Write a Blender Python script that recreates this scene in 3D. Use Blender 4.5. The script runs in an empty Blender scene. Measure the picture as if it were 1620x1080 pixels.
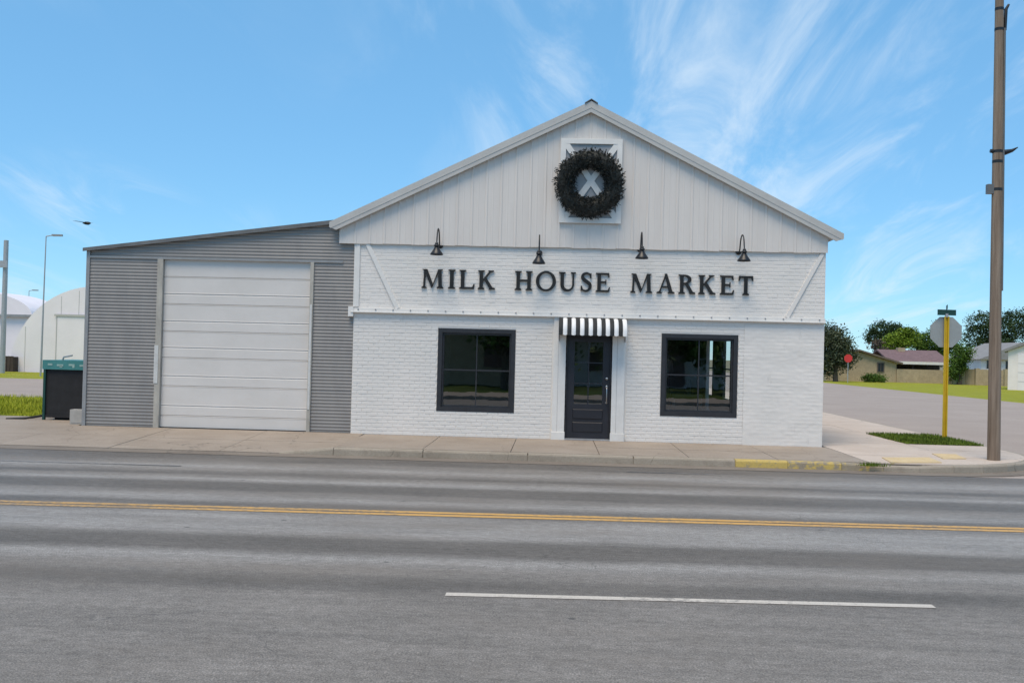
import bpy, math, random
from mathutils import Matrix, Vector, noise as mnoise
R = math.radians
random.seed(7)
scene = bpy.context.scene
col = scene.collection

# ------------------------------------------------------------------ camera
CAM = Vector((0, -20, 1.83)); FPX = 1580.0
ROT = Matrix.Rotation(R(2.4), 3, 'Z') @ Matrix.Rotation(R(90.7), 3, 'X') @ Matrix.Rotation(R(1.44), 3, 'Z')
cam_data = bpy.data.cameras.new('camera'); cam = bpy.data.objects.new('camera', cam_data); col.objects.link(cam)
cam.matrix_world = Matrix.Translation(CAM) @ ROT.to_4x4()
cam_data.sensor_width = 36.0; cam_data.lens = 36.0 * FPX / 1620.0; cam_data.sensor_fit = 'HORIZONTAL'
cam_data.clip_start = 0.1; cam_data.clip_end = 3000
scene.camera = cam

# ------------------------------------------------------------------ world, sun, exposure
SUN_EL = 66.0; SUN_AZ = 200.0            # azimuth clockwise from +Y: thinly veiled sun, in front of the shop and a little left
world = bpy.data.worlds.new('World'); scene.world = world; world.use_nodes = True
nt = world.node_tree; nt.nodes.clear()
def wn(t, **k):
    n = nt.nodes.new(t)
    for a, v in k.items(): setattr(n, a, v)
    return n
def wmath(op, a, b=None):
    n = wn('ShaderNodeMath', operation=op)
    for i, v in enumerate((a, b)):
        if v is None: continue
        if isinstance(v, (int, float)): n.inputs[i].default_value = v
        else: nt.links.new(v, n.inputs[i])
    return n.outputs[0]
out = wn('ShaderNodeOutputWorld'); bg = wn('ShaderNodeBackground'); bg.inputs['Strength'].default_value = 0.066
sky = wn('ShaderNodeTexSky'); sky.sky_type = 'NISHITA'; sky.sun_disc = False
sky.sun_elevation = R(SUN_EL); sky.sun_rotation = R(SUN_AZ); sky.altitude = 900; sky.air_density = 1.0; sky.dust_density = 0.1; sky.ozone_density = 3.0
tc = wn('ShaderNodeTexCoord'); sep = wn('ShaderNodeSeparateXYZ'); nt.links.new(tc.outputs['Generated'], sep.inputs[0])
zz = wmath('ADD', wmath('MAXIMUM', sep.outputs[2], 0.0), 0.16)
u = wmath('DIVIDE', sep.outputs[0], zz); v = wmath('DIVIDE', sep.outputs[1], zz)
comb = wn('ShaderNodeCombineXYZ'); nt.links.new(u, comb.inputs[0]); nt.links.new(v, comb.inputs[1])
def cloud_noise(sx, sy, loc, scale, detail, rough, dist):
    mp = wn('ShaderNodeMapping'); mp.inputs['Scale'].default_value = (sx, sy, 1); mp.inputs['Location'].default_value = loc
    nt.links.new(comb.outputs[0], mp.inputs[0])
    n = wn('ShaderNodeTexNoise'); n.inputs['Scale'].default_value = scale; n.inputs['Detail'].default_value = detail
    n.inputs['Roughness'].default_value = rough; n.inputs['Distortion'].default_value = dist
    nt.links.new(mp.outputs[0], n.inputs['Vector']); return n.outputs['Fac']
def wramp(fac, a, b):
    n = wn('ShaderNodeMapRange', interpolation_type='SMOOTHSTEP'); n.inputs[1].default_value = a; n.inputs[2].default_value = b
    nt.links.new(fac, n.inputs[0]); return n.outputs[0]
streak = wramp(cloud_noise(1.0, 0.28, (-1.97, 12.91, 0), 3.4, 9, 0.62, 0.7), 0.44, 0.78)
patch = wramp(cloud_noise(1.0, 0.55, (-8.42, 11.23, 0), 0.75, 3, 0.5, 0.2), 0.40, 0.60)
cl = wmath('MULTIPLY', wmath('MULTIPLY', streak, patch), 0.64)
tint = wn('ShaderNodeMix', data_type='RGBA', blend_type='MULTIPLY'); tint.inputs['Factor'].default_value = 1.0
nt.links.new(sky.outputs[0], tint.inputs[6]); tint.inputs[7].default_value = (0.80, 1.03, 1.10, 1)
flat = wn('ShaderNodeMix', data_type='RGBA'); flat.inputs['Factor'].default_value = 0.5      # even blue mixed in to flatten the sky gradient
nt.links.new(tint.outputs[2], flat.inputs[6]); flat.inputs[7].default_value = (1.45, 3.85, 6.5, 1)
mixc = wn('ShaderNodeMix', data_type='RGBA'); nt.links.new(cl, mixc.inputs['Factor'])
nt.links.new(flat.outputs[2], mixc.inputs[6]); mixc.inputs[7].default_value = (5.6, 6.4, 7.1, 1)
nt.links.new(mixc.outputs[2], bg.inputs['Color']); nt.links.new(bg.outputs[0], out.inputs[0])

sd = bpy.data.lights.new('sun', 'SUN'); sd.energy = 1.5; sd.angle = R(32); sd.color = (1.0, 0.845, 0.65)
sun = bpy.data.objects.new('sun', sd); col.objects.link(sun)
to_sun = Vector((math.sin(R(SUN_AZ)) * math.cos(R(SUN_EL)), math.cos(R(SUN_AZ)) * math.cos(R(SUN_EL)), math.sin(R(SUN_EL))))
sun.rotation_euler = to_sun.to_track_quat('Z', 'Y').to_euler(); sun.location = (-30, 30, 40)
vs = scene.view_settings; vs.view_transform = 'Standard'; vs.look = 'None'; vs.exposure = 1.15; vs.gamma = 1.0; vs.use_curve_mapping = False
scene.render.filter_size = 1.9
scene.cycles.max_bounces = 8; scene.cycles.transparent_max_bounces = 12

# ------------------------------------------------------------------ helpers
def at(px, py, Y):
    """point where the ray of a photo pixel meets the vertical plane y = Y"""
    d = ROT @ Vector((px - 810.0, -(py - 540.0), -FPX)); return CAM + d * ((Y - CAM.y) / d.y)
def on_ground(px, py, z=0.0):
    d = ROT @ Vector((px - 810.0, -(py - 540.0), -FPX)); return CAM + d * ((z - CAM.z) / d.z)

class MB:
    def __init__(s): s.v = []; s.f = []; s.smooth = []; s.mi = []
    def add(s, vs_, fs, smooth=False, mi=0):
        b = len(s.v); s.v += [tuple(q) for q in vs_]
        for f in fs: s.f.append([b + i for i in f]); s.smooth.append(smooth); s.mi.append(mi)
        return s
    def box(s, x0, x1, y0, y1, z0, z1, mi=0):
        return s.add([(x0,y0,z0),(x1,y0,z0),(x1,y1,z0),(x0,y1,z0),(x0,y0,z1),(x1,y0,z1),(x1,y1,z1),(x0,y1,z1)],
            [(0,3,2,1),(4,5,6,7),(0,1,5,4),(1,2,6,5),(2,3,7,6),(3,0,4,7)], mi=mi)
    def cbox(s, x0, x1, y0, y1, z0, z1, c):
        """box whose camera-facing (-y) edges are chamfered"""
        vv = [(x0,y1,z0),(x1,y1,z0),(x1,y1,z1),(x0,y1,z1),(x0,y0+c,z0),(x1,y0+c,z0),(x1,y0+c,z1),(x0,y0+c,z1),
              (x0+c,y0,z0+c),(x1-c,y0,z0+c),(x1-c,y0,z1-c),(x0+c,y0,z1-c)]
        ff = [(0,1,2,3),(0,4,5,1),(1,5,6,2),(2,6,7,3),(3,7,4,0),(4,8,9,5),(5,9,10,6),(6,10,11,7),(7,11,8,4),(8,11,10,9)]
        return s.add(vv, ff)
    def prism_xz(s, poly, y0, y1):
        n = len(poly)
        vv = [(p[0], y0, p[1]) for p in poly] + [(p[0], y1, p[1]) for p in poly]
        ff = [tuple(range(n)), tuple(range(2*n-1, n-1, -1))] + [(i, i+n, (i+1) % n + n, (i+1) % n) for i in range(n)]
        return s.add(vv, ff)
    def prism_xy(s, poly, z0, z1):
        n = len(poly)
        vv = [(p[0], p[1], z0) for p in poly] + [(p[0], p[1], z1) for p in poly]
        ff = [tuple(range(n-1, -1, -1)), tuple(range(n, 2*n))] + [(i, (i+1) % n, (i+1) % n + n, i+n) for i in range(n)]
        return s.add(vv, ff)
    def prism_yz(s, poly, x0, x1):
        n = len(poly)
        vv = [(x0, p[0], p[1]) for p in poly] + [(x1, p[0], p[1]) for p in poly]
        ff = [tuple(range(n)), tuple(range(2*n-1, n-1, -1))] + [(i, i+n, (i+1) % n + n, (i+1) % n) for i in range(n)]
        return s.add(vv, ff)
    def tube(s, pts, rad, n=10, cap=True):
        pts = [Vector(p) for p in pts]
        if isinstance(rad, (int, float)): rad = [rad] * len(pts)
        vv = []; ff = []; prev = None
        for i, p in enumerate(pts):
            t = (pts[min(i+1, len(pts)-1)] - pts[max(i-1, 0)]).normalized()
            if prev is None:
                a = Vector((0, 0, 1)) if abs(t.z) < 0.9 else Vector((1, 0, 0)); e = t.cross(a).normalized()
            else: e = (prev - t * prev.dot(t)).normalized()
            prev = e; g = t.cross(e)
            for k in range(n):
                a = 2 * math.pi * k / n; vv.append(p + (e * math.cos(a) + g * math.sin(a)) * rad[i])
        for i in range(len(pts) - 1):
            for k in range(n): ff.append((i*n+k, i*n+(k+1) % n, (i+1)*n+(k+1) % n, (i+1)*n+k))
        s.add(vv, ff, True)
        if cap:
            s.add(vv[:n], [tuple(range(n-1, -1, -1))]); s.add(vv[-n:], [tuple(range(n))])
        return s
    def lathe(s, prof, axis=lambda r, h, c, sn: (r*c, r*sn, h), n=20):
        vv = []; ff = []
        for r, h in prof:
            for k in range(n):
                a = 2*math.pi*k/n; vv.append(axis(r, h, math.cos(a), math.sin(a)))
        for i in range(len(prof)-1):
            for k in range(n): ff.append((i*n+k, i*n+(k+1) % n, (i+1)*n+(k+1) % n, (i+1)*n+k))
        return s.add(vv, ff, True)
    def grid(s, fn, nu, nv, smooth=True):
        vv = [fn(i/nu, j/nv) for j in range(nv+1) for i in range(nu+1)]
        ff = [(j*(nu+1)+i, j*(nu+1)+i+1, (j+1)*(nu+1)+i+1, (j+1)*(nu+1)+i) for j in range(nv) for i in range(nu)]
        return s.add(vv, ff, smooth)
    def mesh(s, name, mats):
        me = bpy.data.meshes.new(name); me.from_pydata(s.v, [], s.f); me.update()
        for m in (mats if isinstance(mats, (list, tuple)) else [mats]): me.materials.append(m)
        me.polygons.foreach_set('use_smooth', s.smooth); me.polygons.foreach_set('material_index', s.mi)
        return me
    def build(s, name, m, parent=None): return link(name, s.mesh(name, m), parent)

def link(name, me, parent=None, loc=None):
    o = bpy.data.objects.new(name, me); col.objects.link(o)
    if parent is not None: o.parent = parent
    if loc is not None: o.location = loc
    return o
def tag(o, label=None, cat=None, group=None, kind=None):
    if label: o['label'] = label
    if cat: o['category'] = cat
    if group: o['group'] = group
    if kind: o['kind'] = kind
    return o
def thing(name, label, cat, loc=(0, 0, 0), group=None):
    o = link(name, None, None, loc); return tag(o, label, cat, group)
def copy_tree(o, parent=None):
    c = o.copy(); col.objects.link(c); c.parent = parent
    for ch in list(o.children): copy_tree(ch, c)
    return c
def clip(poly, region):
    """Sutherland-Hodgman: polygon against a convex counter-clockwise region"""
    outp = list(poly)
    for i in range(len(region)):
        a = region[i]; b = region[(i+1) % len(region)]; src = outp; outp = []
        side = lambda p: (b[0]-a[0])*(p[1]-a[1]) - (b[1]-a[1])*(p[0]-a[0])
        for j in range(len(src)):
            p = src[j]; q = src[(j+1) % len(src)]; sp = side(p); sq = side(q)
            if sp >= 0: outp.append(p)
            if (sp >= 0) != (sq >= 0):
                t = sp/(sp-sq); outp.append((p[0]+t*(q[0]-p[0]), p[1]+t*(q[1]-p[1])))
        if not outp: return []
    return outp

# ------------------------------------------------------------------ materials
class NT:
    def __init__(s, name):
        s.m = bpy.data.materials.new(name); s.m.use_nodes = True; s.t = s.m.node_tree
        s.p = s.t.nodes['Principled BSDF']; s.tc = s.t.nodes.new('ShaderNodeTexCoord')
    def n(s, t, **k):
        x = s.t.nodes.new(t)
        for a, b in k.items(): setattr(x, a, b)
        return x
    def l(s, a, b): s.t.links.new(a, b)
    def noise(s, scale, detail=4, rough=0.55, stretch=None, dist=0.0, coord='Object'):
        n = s.n('ShaderNodeTexNoise'); n.inputs['Scale'].default_value = scale; n.inputs['Detail'].default_value = detail
        n.inputs['Roughness'].default_value = rough; n.inputs['Distortion'].default_value = dist
        mp = s.n('ShaderNodeMapping'); mp.inputs['Scale'].default_value = stretch or (1, 1, 1)
        s.l(s.tc.outputs[coord], mp.inputs[0]); s.l(mp.outputs[0], n.inputs['Vector']); return n.outputs['Fac']
    def ramp(s, fac, stops, interp='LINEAR'):
        r = s.n('ShaderNodeValToRGB'); r.color_ramp.interpolation = interp; el = r.color_ramp.elements
        while len(el) < len(stops): el.new(0.5)
        for e, (p, c) in zip(el, stops): e.position = p; e.color = (c[0], c[1], c[2], 1) if not isinstance(c, (int, float)) else (c, c, c, 1)
        s.l(fac, r.inputs[0]); return r.outputs[0]
    def rng(s, fac, a, b, c, d, smooth=True):
        r = s.n('ShaderNodeMapRange'); r.interpolation_type = 'SMOOTHSTEP' if smooth else 'LINEAR'
        for i, v_ in enumerate((a, b, c, d)): r.inputs[i+1].default_value = v_
        s.l(fac, r.inputs[0]); return r.outputs[0]
    def mix(s, fac, a, b, mode='MIX'):
        x = s.n('ShaderNodeMix', data_type='RGBA', blend_type=mode)
        for i, q in ((0, fac), (6, a), (7, b)):
            if isinstance(q, (int, float)): x.inputs[i].default_value = q
            elif isinstance(q, tuple): x.inputs[i].default_value = (q[0], q[1], q[2], 1)
            else: s.l(q, x.inputs[i])
        return x.outputs[2]
    def math(s, op, a, b=0.0):
        x = s.n('ShaderNodeMath', operation=op)
        for i, q in enumerate((a, b)):
            if isinstance(q, (int, float)): x.inputs[i].default_value = q
            else: s.l(q, x.inputs[i])
        return x.outputs[0]
    def bump(s, h, strength, dist=0.01):
        b = s.n('ShaderNodeBump'); b.inputs['Strength'].default_value = strength; b.inputs['Distance'].default_value = dist
        s.l(h, b.inputs['Height']); s.l(b.outputs[0], s.p.inputs['Normal'])
    def set(s, **k):
        for a, q in k.items():
            i = s.p.inputs[{'base': 'Base Color', 'rough': 'Roughness', 'metal': 'Metallic', 'spec': 'Specular IOR Level'}[a]]
            if isinstance(q, (int, float)): i.default_value = q
            elif isinstance(q, tuple): i.default_value = (q[0], q[1], q[2], 1)
            else: s.l(q, i)
        return s

def plain(name, c, rough=0.6, var=0.12, scale=3.0, metal=0.0, bump=0.0, bscale=60.0, stretch=None, spec=0.5, fine=0.06, fscale=40):
    t = NT(name); n = t.noise(scale, 5, 0.6, stretch); g = t.noise(fscale, 3, 0.6)
    lo = tuple(q*(1-var) for q in c); hi = tuple(min(0.95, q*(1+var)) for q in c)
    b = t.ramp(n, [(0.3, lo), (0.7, hi)])
    b = t.mix(1.0, b, t.ramp(g, [(0.3, 1-fine), (0.7, 1.0)]), 'MULTIPLY')
    t.set(base=b, rough=rough, metal=metal, spec=spec)
    if bump: t.bump(t.noise(bscale, 4, 0.6, stretch), bump)
    return t.m

M = {}
# white paint over brick: chalky, faint grime and drips
t = NT('painted_brick'); n = t.noise(0.9, 6, 0.65); n2 = t.noise(9, 4, 0.6, (1, 1, 0.35)); n3 = t.noise(55, 3, 0.6)
b = t.ramp(n, [(0.3, (0.70, 0.67, 0.63)), (0.65, (0.775, 0.73, 0.685))])
b = t.mix(t.rng(n2, 0.58, 0.80, 0, 0.42), b, (0.50, 0.475, 0.44)); b = t.mix(t.rng(n3, 0.62, 0.75, 0, 0.25), b, (0.5, 0.5, 0.49))
t.set(base=b, rough=0.62, spec=0.35); t.bump(t.noise(70, 4, 0.6), 0.5, 0.006); M['brick'] = t.m
t = NT('white_metal_siding'); n = t.noise(1.3, 5, 0.6, (3, 1, 0.35)); n2 = t.noise(30, 3, 0.5)
b = t.ramp(n, [(0.25, (0.66, 0.60, 0.55)), (0.75, (0.73, 0.672, 0.62))]); b = t.mix(t.rng(n2, 0.68, 0.8, 0, 0.3), b, (0.45, 0.44, 0.42))
t.set(base=b, rough=0.42, spec=0.5); t.bump(t.noise(5, 3, 0.5), 0.15, 0.01); M['siding'] = t.m
M['white_trim'] = plain('white_trim', (0.77, 0.74, 0.70), 0.5, 0.05, 4)
M['rake'] = plain('rake_trim_metal', (0.51, 0.49, 0.46), 0.4, 0.06, 2)
M['hay_panel'] = plain('grey_backing_panel', (0.36, 0.355, 0.36), 0.55, 0.06, 5)
M['black_metal'] = plain('black_metal', (0.012, 0.012, 0.014), 0.42, 0.2, 8)
M['black_frame'] = plain('black_window_frame', (0.026, 0.026, 0.030), 0.45, 0.2, 6)
M['black_door'] = plain('black_door_paint', (0.020, 0.020, 0.026), 0.42, 0.2, 3)
M['letter'] = plain('black_letter', (0.009, 0.009, 0.009), 0.6, 0.2, 8)
M['steel'] = plain('brushed_steel', (0.45, 0.45, 0.45), 0.35, 0.05, 20, metal=1.0)
# galvanised corrugated sheet: zinc spangle, water streaks
t = NT('galvanised_sheet'); n = t.noise(1.6, 6, 0.7, (1.6, 1, 0.5)); n2 = t.noise(26, 4, 0.65); n3 = t.noise(2.2, 4, 0.6, (7, 1, 0.25))
b = t.ramp(n, [(0.25, (0.245, 0.228, 0.215)), (0.75, (0.315, 0.297, 0.28))]); b = t.mix(t.rng(n2, 0.55, 0.8, 0, 0.35), b, (0.21, 0.205, 0.20))
b = t.mix(t.rng(n3, 0.60, 0.8, 0, 0.3), b, (0.37, 0.36, 0.345))
t.set(base=b, rough=t.rng(n, 0.3, 0.7, 0.42, 0.6), metal=0.25); M['galv'] = t.m
M['galv_trim'] = plain('grey_metal_trim', (0.33, 0.325, 0.32), 0.5, 0.12, 4, metal=0.3)
M['dirty_jamb'] = plain('weathered_jamb', (0.42, 0.39, 0.34), 0.65, 0.22, 5, stretch=(1, 1, 0.4))
M['pale_jamb'] = plain('pale_jamb_patch', (0.62, 0.61, 0.585), 0.6, 0.12, 6)
M['dark_roof'] = plain('dark_roof_edge', (0.17, 0.165, 0.16), 0.5, 0.2, 3, metal=0.3)
t = NT('overhead_door_paint'); n = t.noise(1.1, 5, 0.65, (1, 1, 1.6)); n2 = t.noise(14, 4, 0.6, (0.5, 1, 1.5))
b = t.ramp(n, [(0.3, (0.635, 0.595, 0.555)), (0.7, (0.70, 0.655, 0.615))]); b = t.mix(t.rng(n2, 0.62, 0.85, 0, 0.25), b, (0.52, 0.51, 0.49))
t.set(base=b, rough=0.45); t.bump(t.noise(120, 2, 0.5), 0.2, 0.003); M['garage'] = t.m
M['awning_black'] = plain('awning_black', (0.018, 0.020, 0.022), 0.75, 0.2, 12, bump=0.2, bscale=300)
M['awning_white'] = plain('awning_white', (0.80, 0.80, 0.80), 0.75, 0.05, 12, bump=0.2, bscale=300)
M['needles'] = plain('wreath_needles', (0.017, 0.020, 0.017), 0.7, 0.55, 6)
M['inner_wall'] = plain('dark_interior_wall', (0.28, 0.265, 0.25), 0.8, 0.1, 2)
M['inner_floor'] = plain('interior_floor', (0.14, 0.10, 0.075), 0.5, 0.25, 2, stretch=(8, 1, 1))
M['furniture_white'] = plain('white_furniture', (0.78, 0.77, 0.74), 0.5, 0.05, 4)
# thin window glass
t = NT('window_glass'); t.t.nodes.remove(t.p); o_ = t.t.nodes['Material Output']
tr = t.n('ShaderNodeBsdfTransparent'); tr.inputs[0].default_value = (0.80, 0.82, 0.81, 1); gl = t.n('ShaderNodeBsdfGlossy'); gl.inputs['Roughness'].default_value = 0.0
gl.inputs[0].default_value = (1, 1, 1, 1)
fr = t.n('ShaderNodeFresnel'); fr.inputs[0].default_value = 2.5; mx = t.n('ShaderNodeMixShader')
bp = t.n('ShaderNodeBump'); bp.inputs['Strength'].default_value = 0.03; bp.inputs['Distance'].default_value = 0.02; t.l(t.noise(2.2, 2, 0.5), bp.inputs['Height']); t.l(bp.outputs[0], gl.inputs['Normal'])
t.l(fr.outputs[0], mx.inputs[0]); t.l(tr.outputs[0], mx.inputs[1]); t.l(gl.outputs[0], mx.inputs[2]); t.l(mx.outputs[0], o_.inputs[0]); M['glass'] = t.m
# asphalt worn into wheel-track bands; pale ones have sky sheen painted in
t = NT('asphalt_road'); sp = t.n('ShaderNodeSeparateXYZ'); t.l(t.tc.outputs['Object'], sp.inputs[0])
wob = t.noise(0.22, 4, 0.6, (0.35, 1, 1))
yy = t.math('ADD', t.math('ADD', sp.outputs[1], t.math('MULTIPLY', sp.outputs[0], -0.022)), t.math('MULTIPLY', t.math('SUBTRACT', wob, 0.5), 0.55))
f_ = t.rng(yy, -16.0, -3.0, 0, 1, False)
P = lambda y: (y + 16.0) / 13.0
dk = (0.160, 0.143, 0.125); md = (0.248, 0.224, 0.200); lt = (0.335, 0.312, 0.288)
bands = [(-15.6, md), (-13.4, md), (-12.7, md), (-12.15, dk), (-11.75, md), (-11.3, lt), (-10.95, dk), (-10.5, dk), (-10.0, lt), (-9.35, lt), (-8.85, md), (-8.45, dk), (-8.0, lt), (-7.55, md), (-7.25, dk), (-6.75, dk), (-6.35, lt), (-6.0, md), (-5.7, dk), (-5.35, md), (-4.9, lt), (-4.4, md), (-3.9, dk), (-3.4, dk)]
b = t.ramp(f_, [(P(y), c) for y, c in bands], 'EASE')
blot = t.noise(1.6, 6, 0.7, (0.45, 1, 1)); b = t.mix(1.0, b, t.ramp(blot, [(0.28, (0.76, 0.755, 0.75)), (0.72, (1.12, 1.12, 1.13))]), 'MULTIPLY')
long_ = t.noise(5, 4, 0.65, (0.05, 1, 1)); b = t.mix(1.0, b, t.ramp(long_, [(0.3, 0.86), (0.7, 1.1)]), 'MULTIPLY')
grain = t.noise(75, 3, 0.8); b = t.mix(1.0, b, t.ramp(grain, [(0.32, (0.45, 0.44, 0.43)), (0.5, (0.98, 0.98, 0.98)), (0.68, (1.75, 1.73, 1.70))]), 'MULTIPLY')
mott = t.noise(17, 4, 0.75, (0.6, 1, 1)); b = t.mix(1.0, b, t.ramp(mott, [(0.30, (0.72, 0.70, 0.68)), (0.70, (1.24, 1.24, 1.24))]), 'MULTIPLY')
spot = t.n('ShaderNodeTexVoronoi'); spot.inputs['Scale'].default_value = 1.1; t.l(t.tc.outputs['Object'], spot.inputs['Vector']); b = t.mix(t.rng(spot.outputs['Distance'], 0.020, 0.045, 0.7, 0.0), b, (0.05, 0.048, 0.046))
cd = t.n('ShaderNodeTexNoise'); cd.inputs['Scale'].default_value = 2.2; cd.inputs['Detail'].default_value = 6; t.l(t.tc.outputs['Object'], cd.inputs['Vector'])
cs = t.n('ShaderNodeVectorMath', operation='SCALE'); cs.inputs[3].default_value = 0.7; t.l(cd.outputs['Color'], cs.inputs[0]); ca = t.n('ShaderNodeVectorMath', operation='ADD'); t.l(t.tc.outputs['Object'], ca.inputs[0]); t.l(cs.outputs[0], ca.inputs[1])
cv = t.n('ShaderNodeTexVoronoi', feature='DISTANCE_TO_EDGE'); cv.inputs['Scale'].default_value = 0.23; t.l(ca.outputs[0], cv.inputs['Vector'])
b = t.mix(t.math('MULTIPLY', t.rng(cv.outputs['Distance'], 0.0, 0.0028, 0.55, 0.0), t.rng(t.noise(0.3, 2, 0.5), 0.45, 0.6, 0, 1)), b, (0.06, 0.056, 0.052))
brown = t.noise(0.7, 5, 0.6, (0.4, 1, 1)); b = t.mix(t.rng(brown, 0.48, 0.72, 0, 0.5), b, (0.205, 0.170, 0.138))
t.set(base=b, rough=t.rng(yy, -10.4, -9.8, 0.72, 0.62), spec=0.4); t.bump(t.noise(90, 3, 0.75), 0.8, 0.014); M['asphalt'] = t.m
t = NT('side_street_asphalt'); n = t.noise(0.35, 6, 0.65); g = t.noise(30, 3, 0.7)
b = t.ramp(n, [(0.3, (0.335, 0.265, 0.220)), (0.7, (0.395, 0.32, 0.268))]); b = t.mix(1.0, b, t.ramp(g, [(0.3, 0.78), (0.7, 1.15)]), 'MULTIPLY')
t.set(base=b, rough=0.8); t.bump(g, 0.4, 0.01); M['side_asphalt'] = t.m
def concrete(name, lo, hi, stain, crack=True):
    t = NT(name); n = t.noise(0.8, 6, 0.65, coord='Object'); g = t.noise(42, 4, 0.7); st = t.noise(2.3, 5, 0.7)
    b = t.ramp(n, [(0.3, lo), (0.7, hi)]); b = t.mix(t.rng(st, 0.52, 0.75, 0, 0.6), b, stain)
    b = t.mix(1.0, b, t.ramp(g, [(0.3, 0.82), (0.7, 1.08)]), 'MULTIPLY')
    if crack:
        vo = t.n('ShaderNodeTexVoronoi', feature='DISTANCE_TO_EDGE'); vo.inputs['Scale'].default_value = 0.33
        mp = t.n('ShaderNodeMapping'); d = t.n('ShaderNodeVectorMath', operation='ADD')
        nn = t.n('ShaderNodeTexNoise'); nn.inputs['Scale'].default_value = 1.4; nn.inputs['Detail'].default_value = 5
        t.l(t.tc.outputs['Object'], nn.inputs['Vector']); t.l(t.tc.outputs['Object'], d.inputs[0])
        sc = t.n('ShaderNodeVectorMath', operation='SCALE'); sc.inputs[3].default_value = 0.5; t.l(nn.outputs['Color'], sc.inputs[0]); t.l(sc.outputs[0], d.inputs[1])
        t.l(d.outputs[0], vo.inputs['Vector']); b = t.mix(t.rng(vo.outputs['Distance'], 0.0, 0.0022, 0.55, 0.0), b, (0.06, 0.052, 0.045))
    t.set(base=b, rough=0.82, spec=0.3); t.bump(g, 0.4, 0.006); return t.m
M['walk'] = concrete('sidewalk_concrete', (0.30, 0.245, 0.195), (0.375, 0.312, 0.255), (0.235, 0.185, 0.145))
M['walk_pale'] = concrete('corner_concrete', (0.52, 0.425, 0.35), (0.62, 0.52, 0.44), (0.42, 0.34, 0.275))
M['kerb'] = concrete('kerb_concrete', (0.31, 0.262, 0.205), (0.39, 0.335, 0.27), (0.20, 0.162, 0.125))
M['gutter'] = concrete('gutter_dirt', (0.19, 0.155, 0.125), (0.25, 0.21, 0.17), (0.13, 0.105, 0.083))
M['joint'] = plain('joint_dirt', (0.09, 0.075, 0.06), 0.9, 0.3, 6)
for nm, th_ in (('yellow_kerb', 0.36), ('half_worn_kerb', 0.45), ('faded_kerb', 0.54)):
    t = NT(nm + '_paint'); n = t.noise(9, 6, 0.75); b = t.ramp(n, [(th_, (0.32, 0.265, 0.19)), (th_+.10, (0.58, 0.42, 0.12))]); b = t.mix(1.0, b, t.ramp(t.noise(40, 4, .7), [(.3, .8), (.7, 1.05)]), 'MULTIPLY'); t.set(base=b, rough=0.7); M[nm] = t.m
def worn_paint(name, c, under, thr):
    t = NT(name); n = t.noise(16, 5, 0.75); n2 = t.noise(1.3, 4, 0.6, (0.4, 1, 1)); w = t.math('ADD', t.math('MULTIPLY', n, 0.7), t.math('MULTIPLY', n2, 0.5))
    b = t.mix(t.rng(w, thr, thr+0.12, 0, 1), under, c); g = t.noise(90, 3, 0.7); b = t.mix(1.0, b, t.ramp(g, [(0.3, 0.75), (0.7, 1.08)]), 'MULTIPLY')
    t.set(base=b, rough=0.6); t.bump(g, 0.3, 0.006); return t.m
M['yellow_line'] = worn_paint('yellow_line_paint', (0.66, 0.37, 0.10), (0.31, 0.215, 0.12), 0.50)
M['white_line'] = worn_paint('white_line_paint', (0.62, 0.55, 0.47), (0.30, 0.265, 0.23), 0.46)
M['faded_line'] = worn_paint('faded_line_paint', (0.24, 0.22, 0.205), (0.10, 0.098, 0.097), 0.55)
M['tactile'] = plain('tactile_pad', (0.62, 0.47, 0.26), 0.7, 0.10, 4, bump=0.4, bscale=90)
def grass_mat(name, lo, hi, dry):
    t = NT(name); n = t.noise(0.5, 5, 0.6); n2 = t.noise(7, 4, 0.7); b = t.ramp(n, [(0.3, lo), (0.7, hi)])
    b = t.mix(t.rng(n2, 0.45, 0.75, 0, 0.55), b, dry); b = t.mix(1.0, b, t.ramp(t.noise(40, 3, 0.7), [(0.3, 0.6), (0.7, 1.2)]), 'MULTIPLY')
    t.set(base=b, rough=0.9, spec=0.15); t.bump(t.noise(35, 3, 0.7), 0.8, 0.05); return t.m
M['lawn'] = grass_mat('lawn_grass', (0.27, 0.29, 0.022), (0.36, 0.36, 0.035), (0.42, 0.36, 0.09))
M['field'] = grass_mat('dry_field', (0.20, 0.185, 0.12), (0.27, 0.25, 0.17), (0.30, 0.27, 0.19))
M['verge'] = grass_mat('verge_grass', (0.045, 0.085, 0.012), (0.075, 0.115, 0.016), (0.14, 0.12, 0.04))
M['blade'] = plain('grass_blade', (0.11, 0.16, 0.018), 0.7, 0.4, 1.5, spec=0.2)
M['blade_lawn'] = plain('lawn_blade', (0.36, 0.38, 0.03), 0.7, 0.35, 1.0, spec=0.2)
M['leaf_dark'] = plain('leaf_dark', (0.038, 0.066, 0.020), 0.6, 0.5, 0.8, spec=0.2)
M['leaf_mid'] = plain('leaf_mid', (0.075, 0.135, 0.020), 0.6, 0.5, 0.8, spec=0.2)
M['leaf_bright'] = plain('leaf_bright', (0.15, 0.22, 0.018), 0.6, 0.45, 0.8, spec=0.2)
M['leaf_grey'] = plain('leaf_grey', (0.085, 0.10, 0.055), 0.6, 0.5, 0.8, spec=0.2)
M['bark'] = plain('bark', (0.10, 0.075, 0.055), 0.9, 0.3, 6, stretch=(1, 1, 0.2))
t = NT('pole_wood'); n = t.noise(14, 5, 0.7, (1, 1, 0.04)); n2 = t.noise(1.2, 4, 0.6, (1, 1, 0.3))
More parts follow.
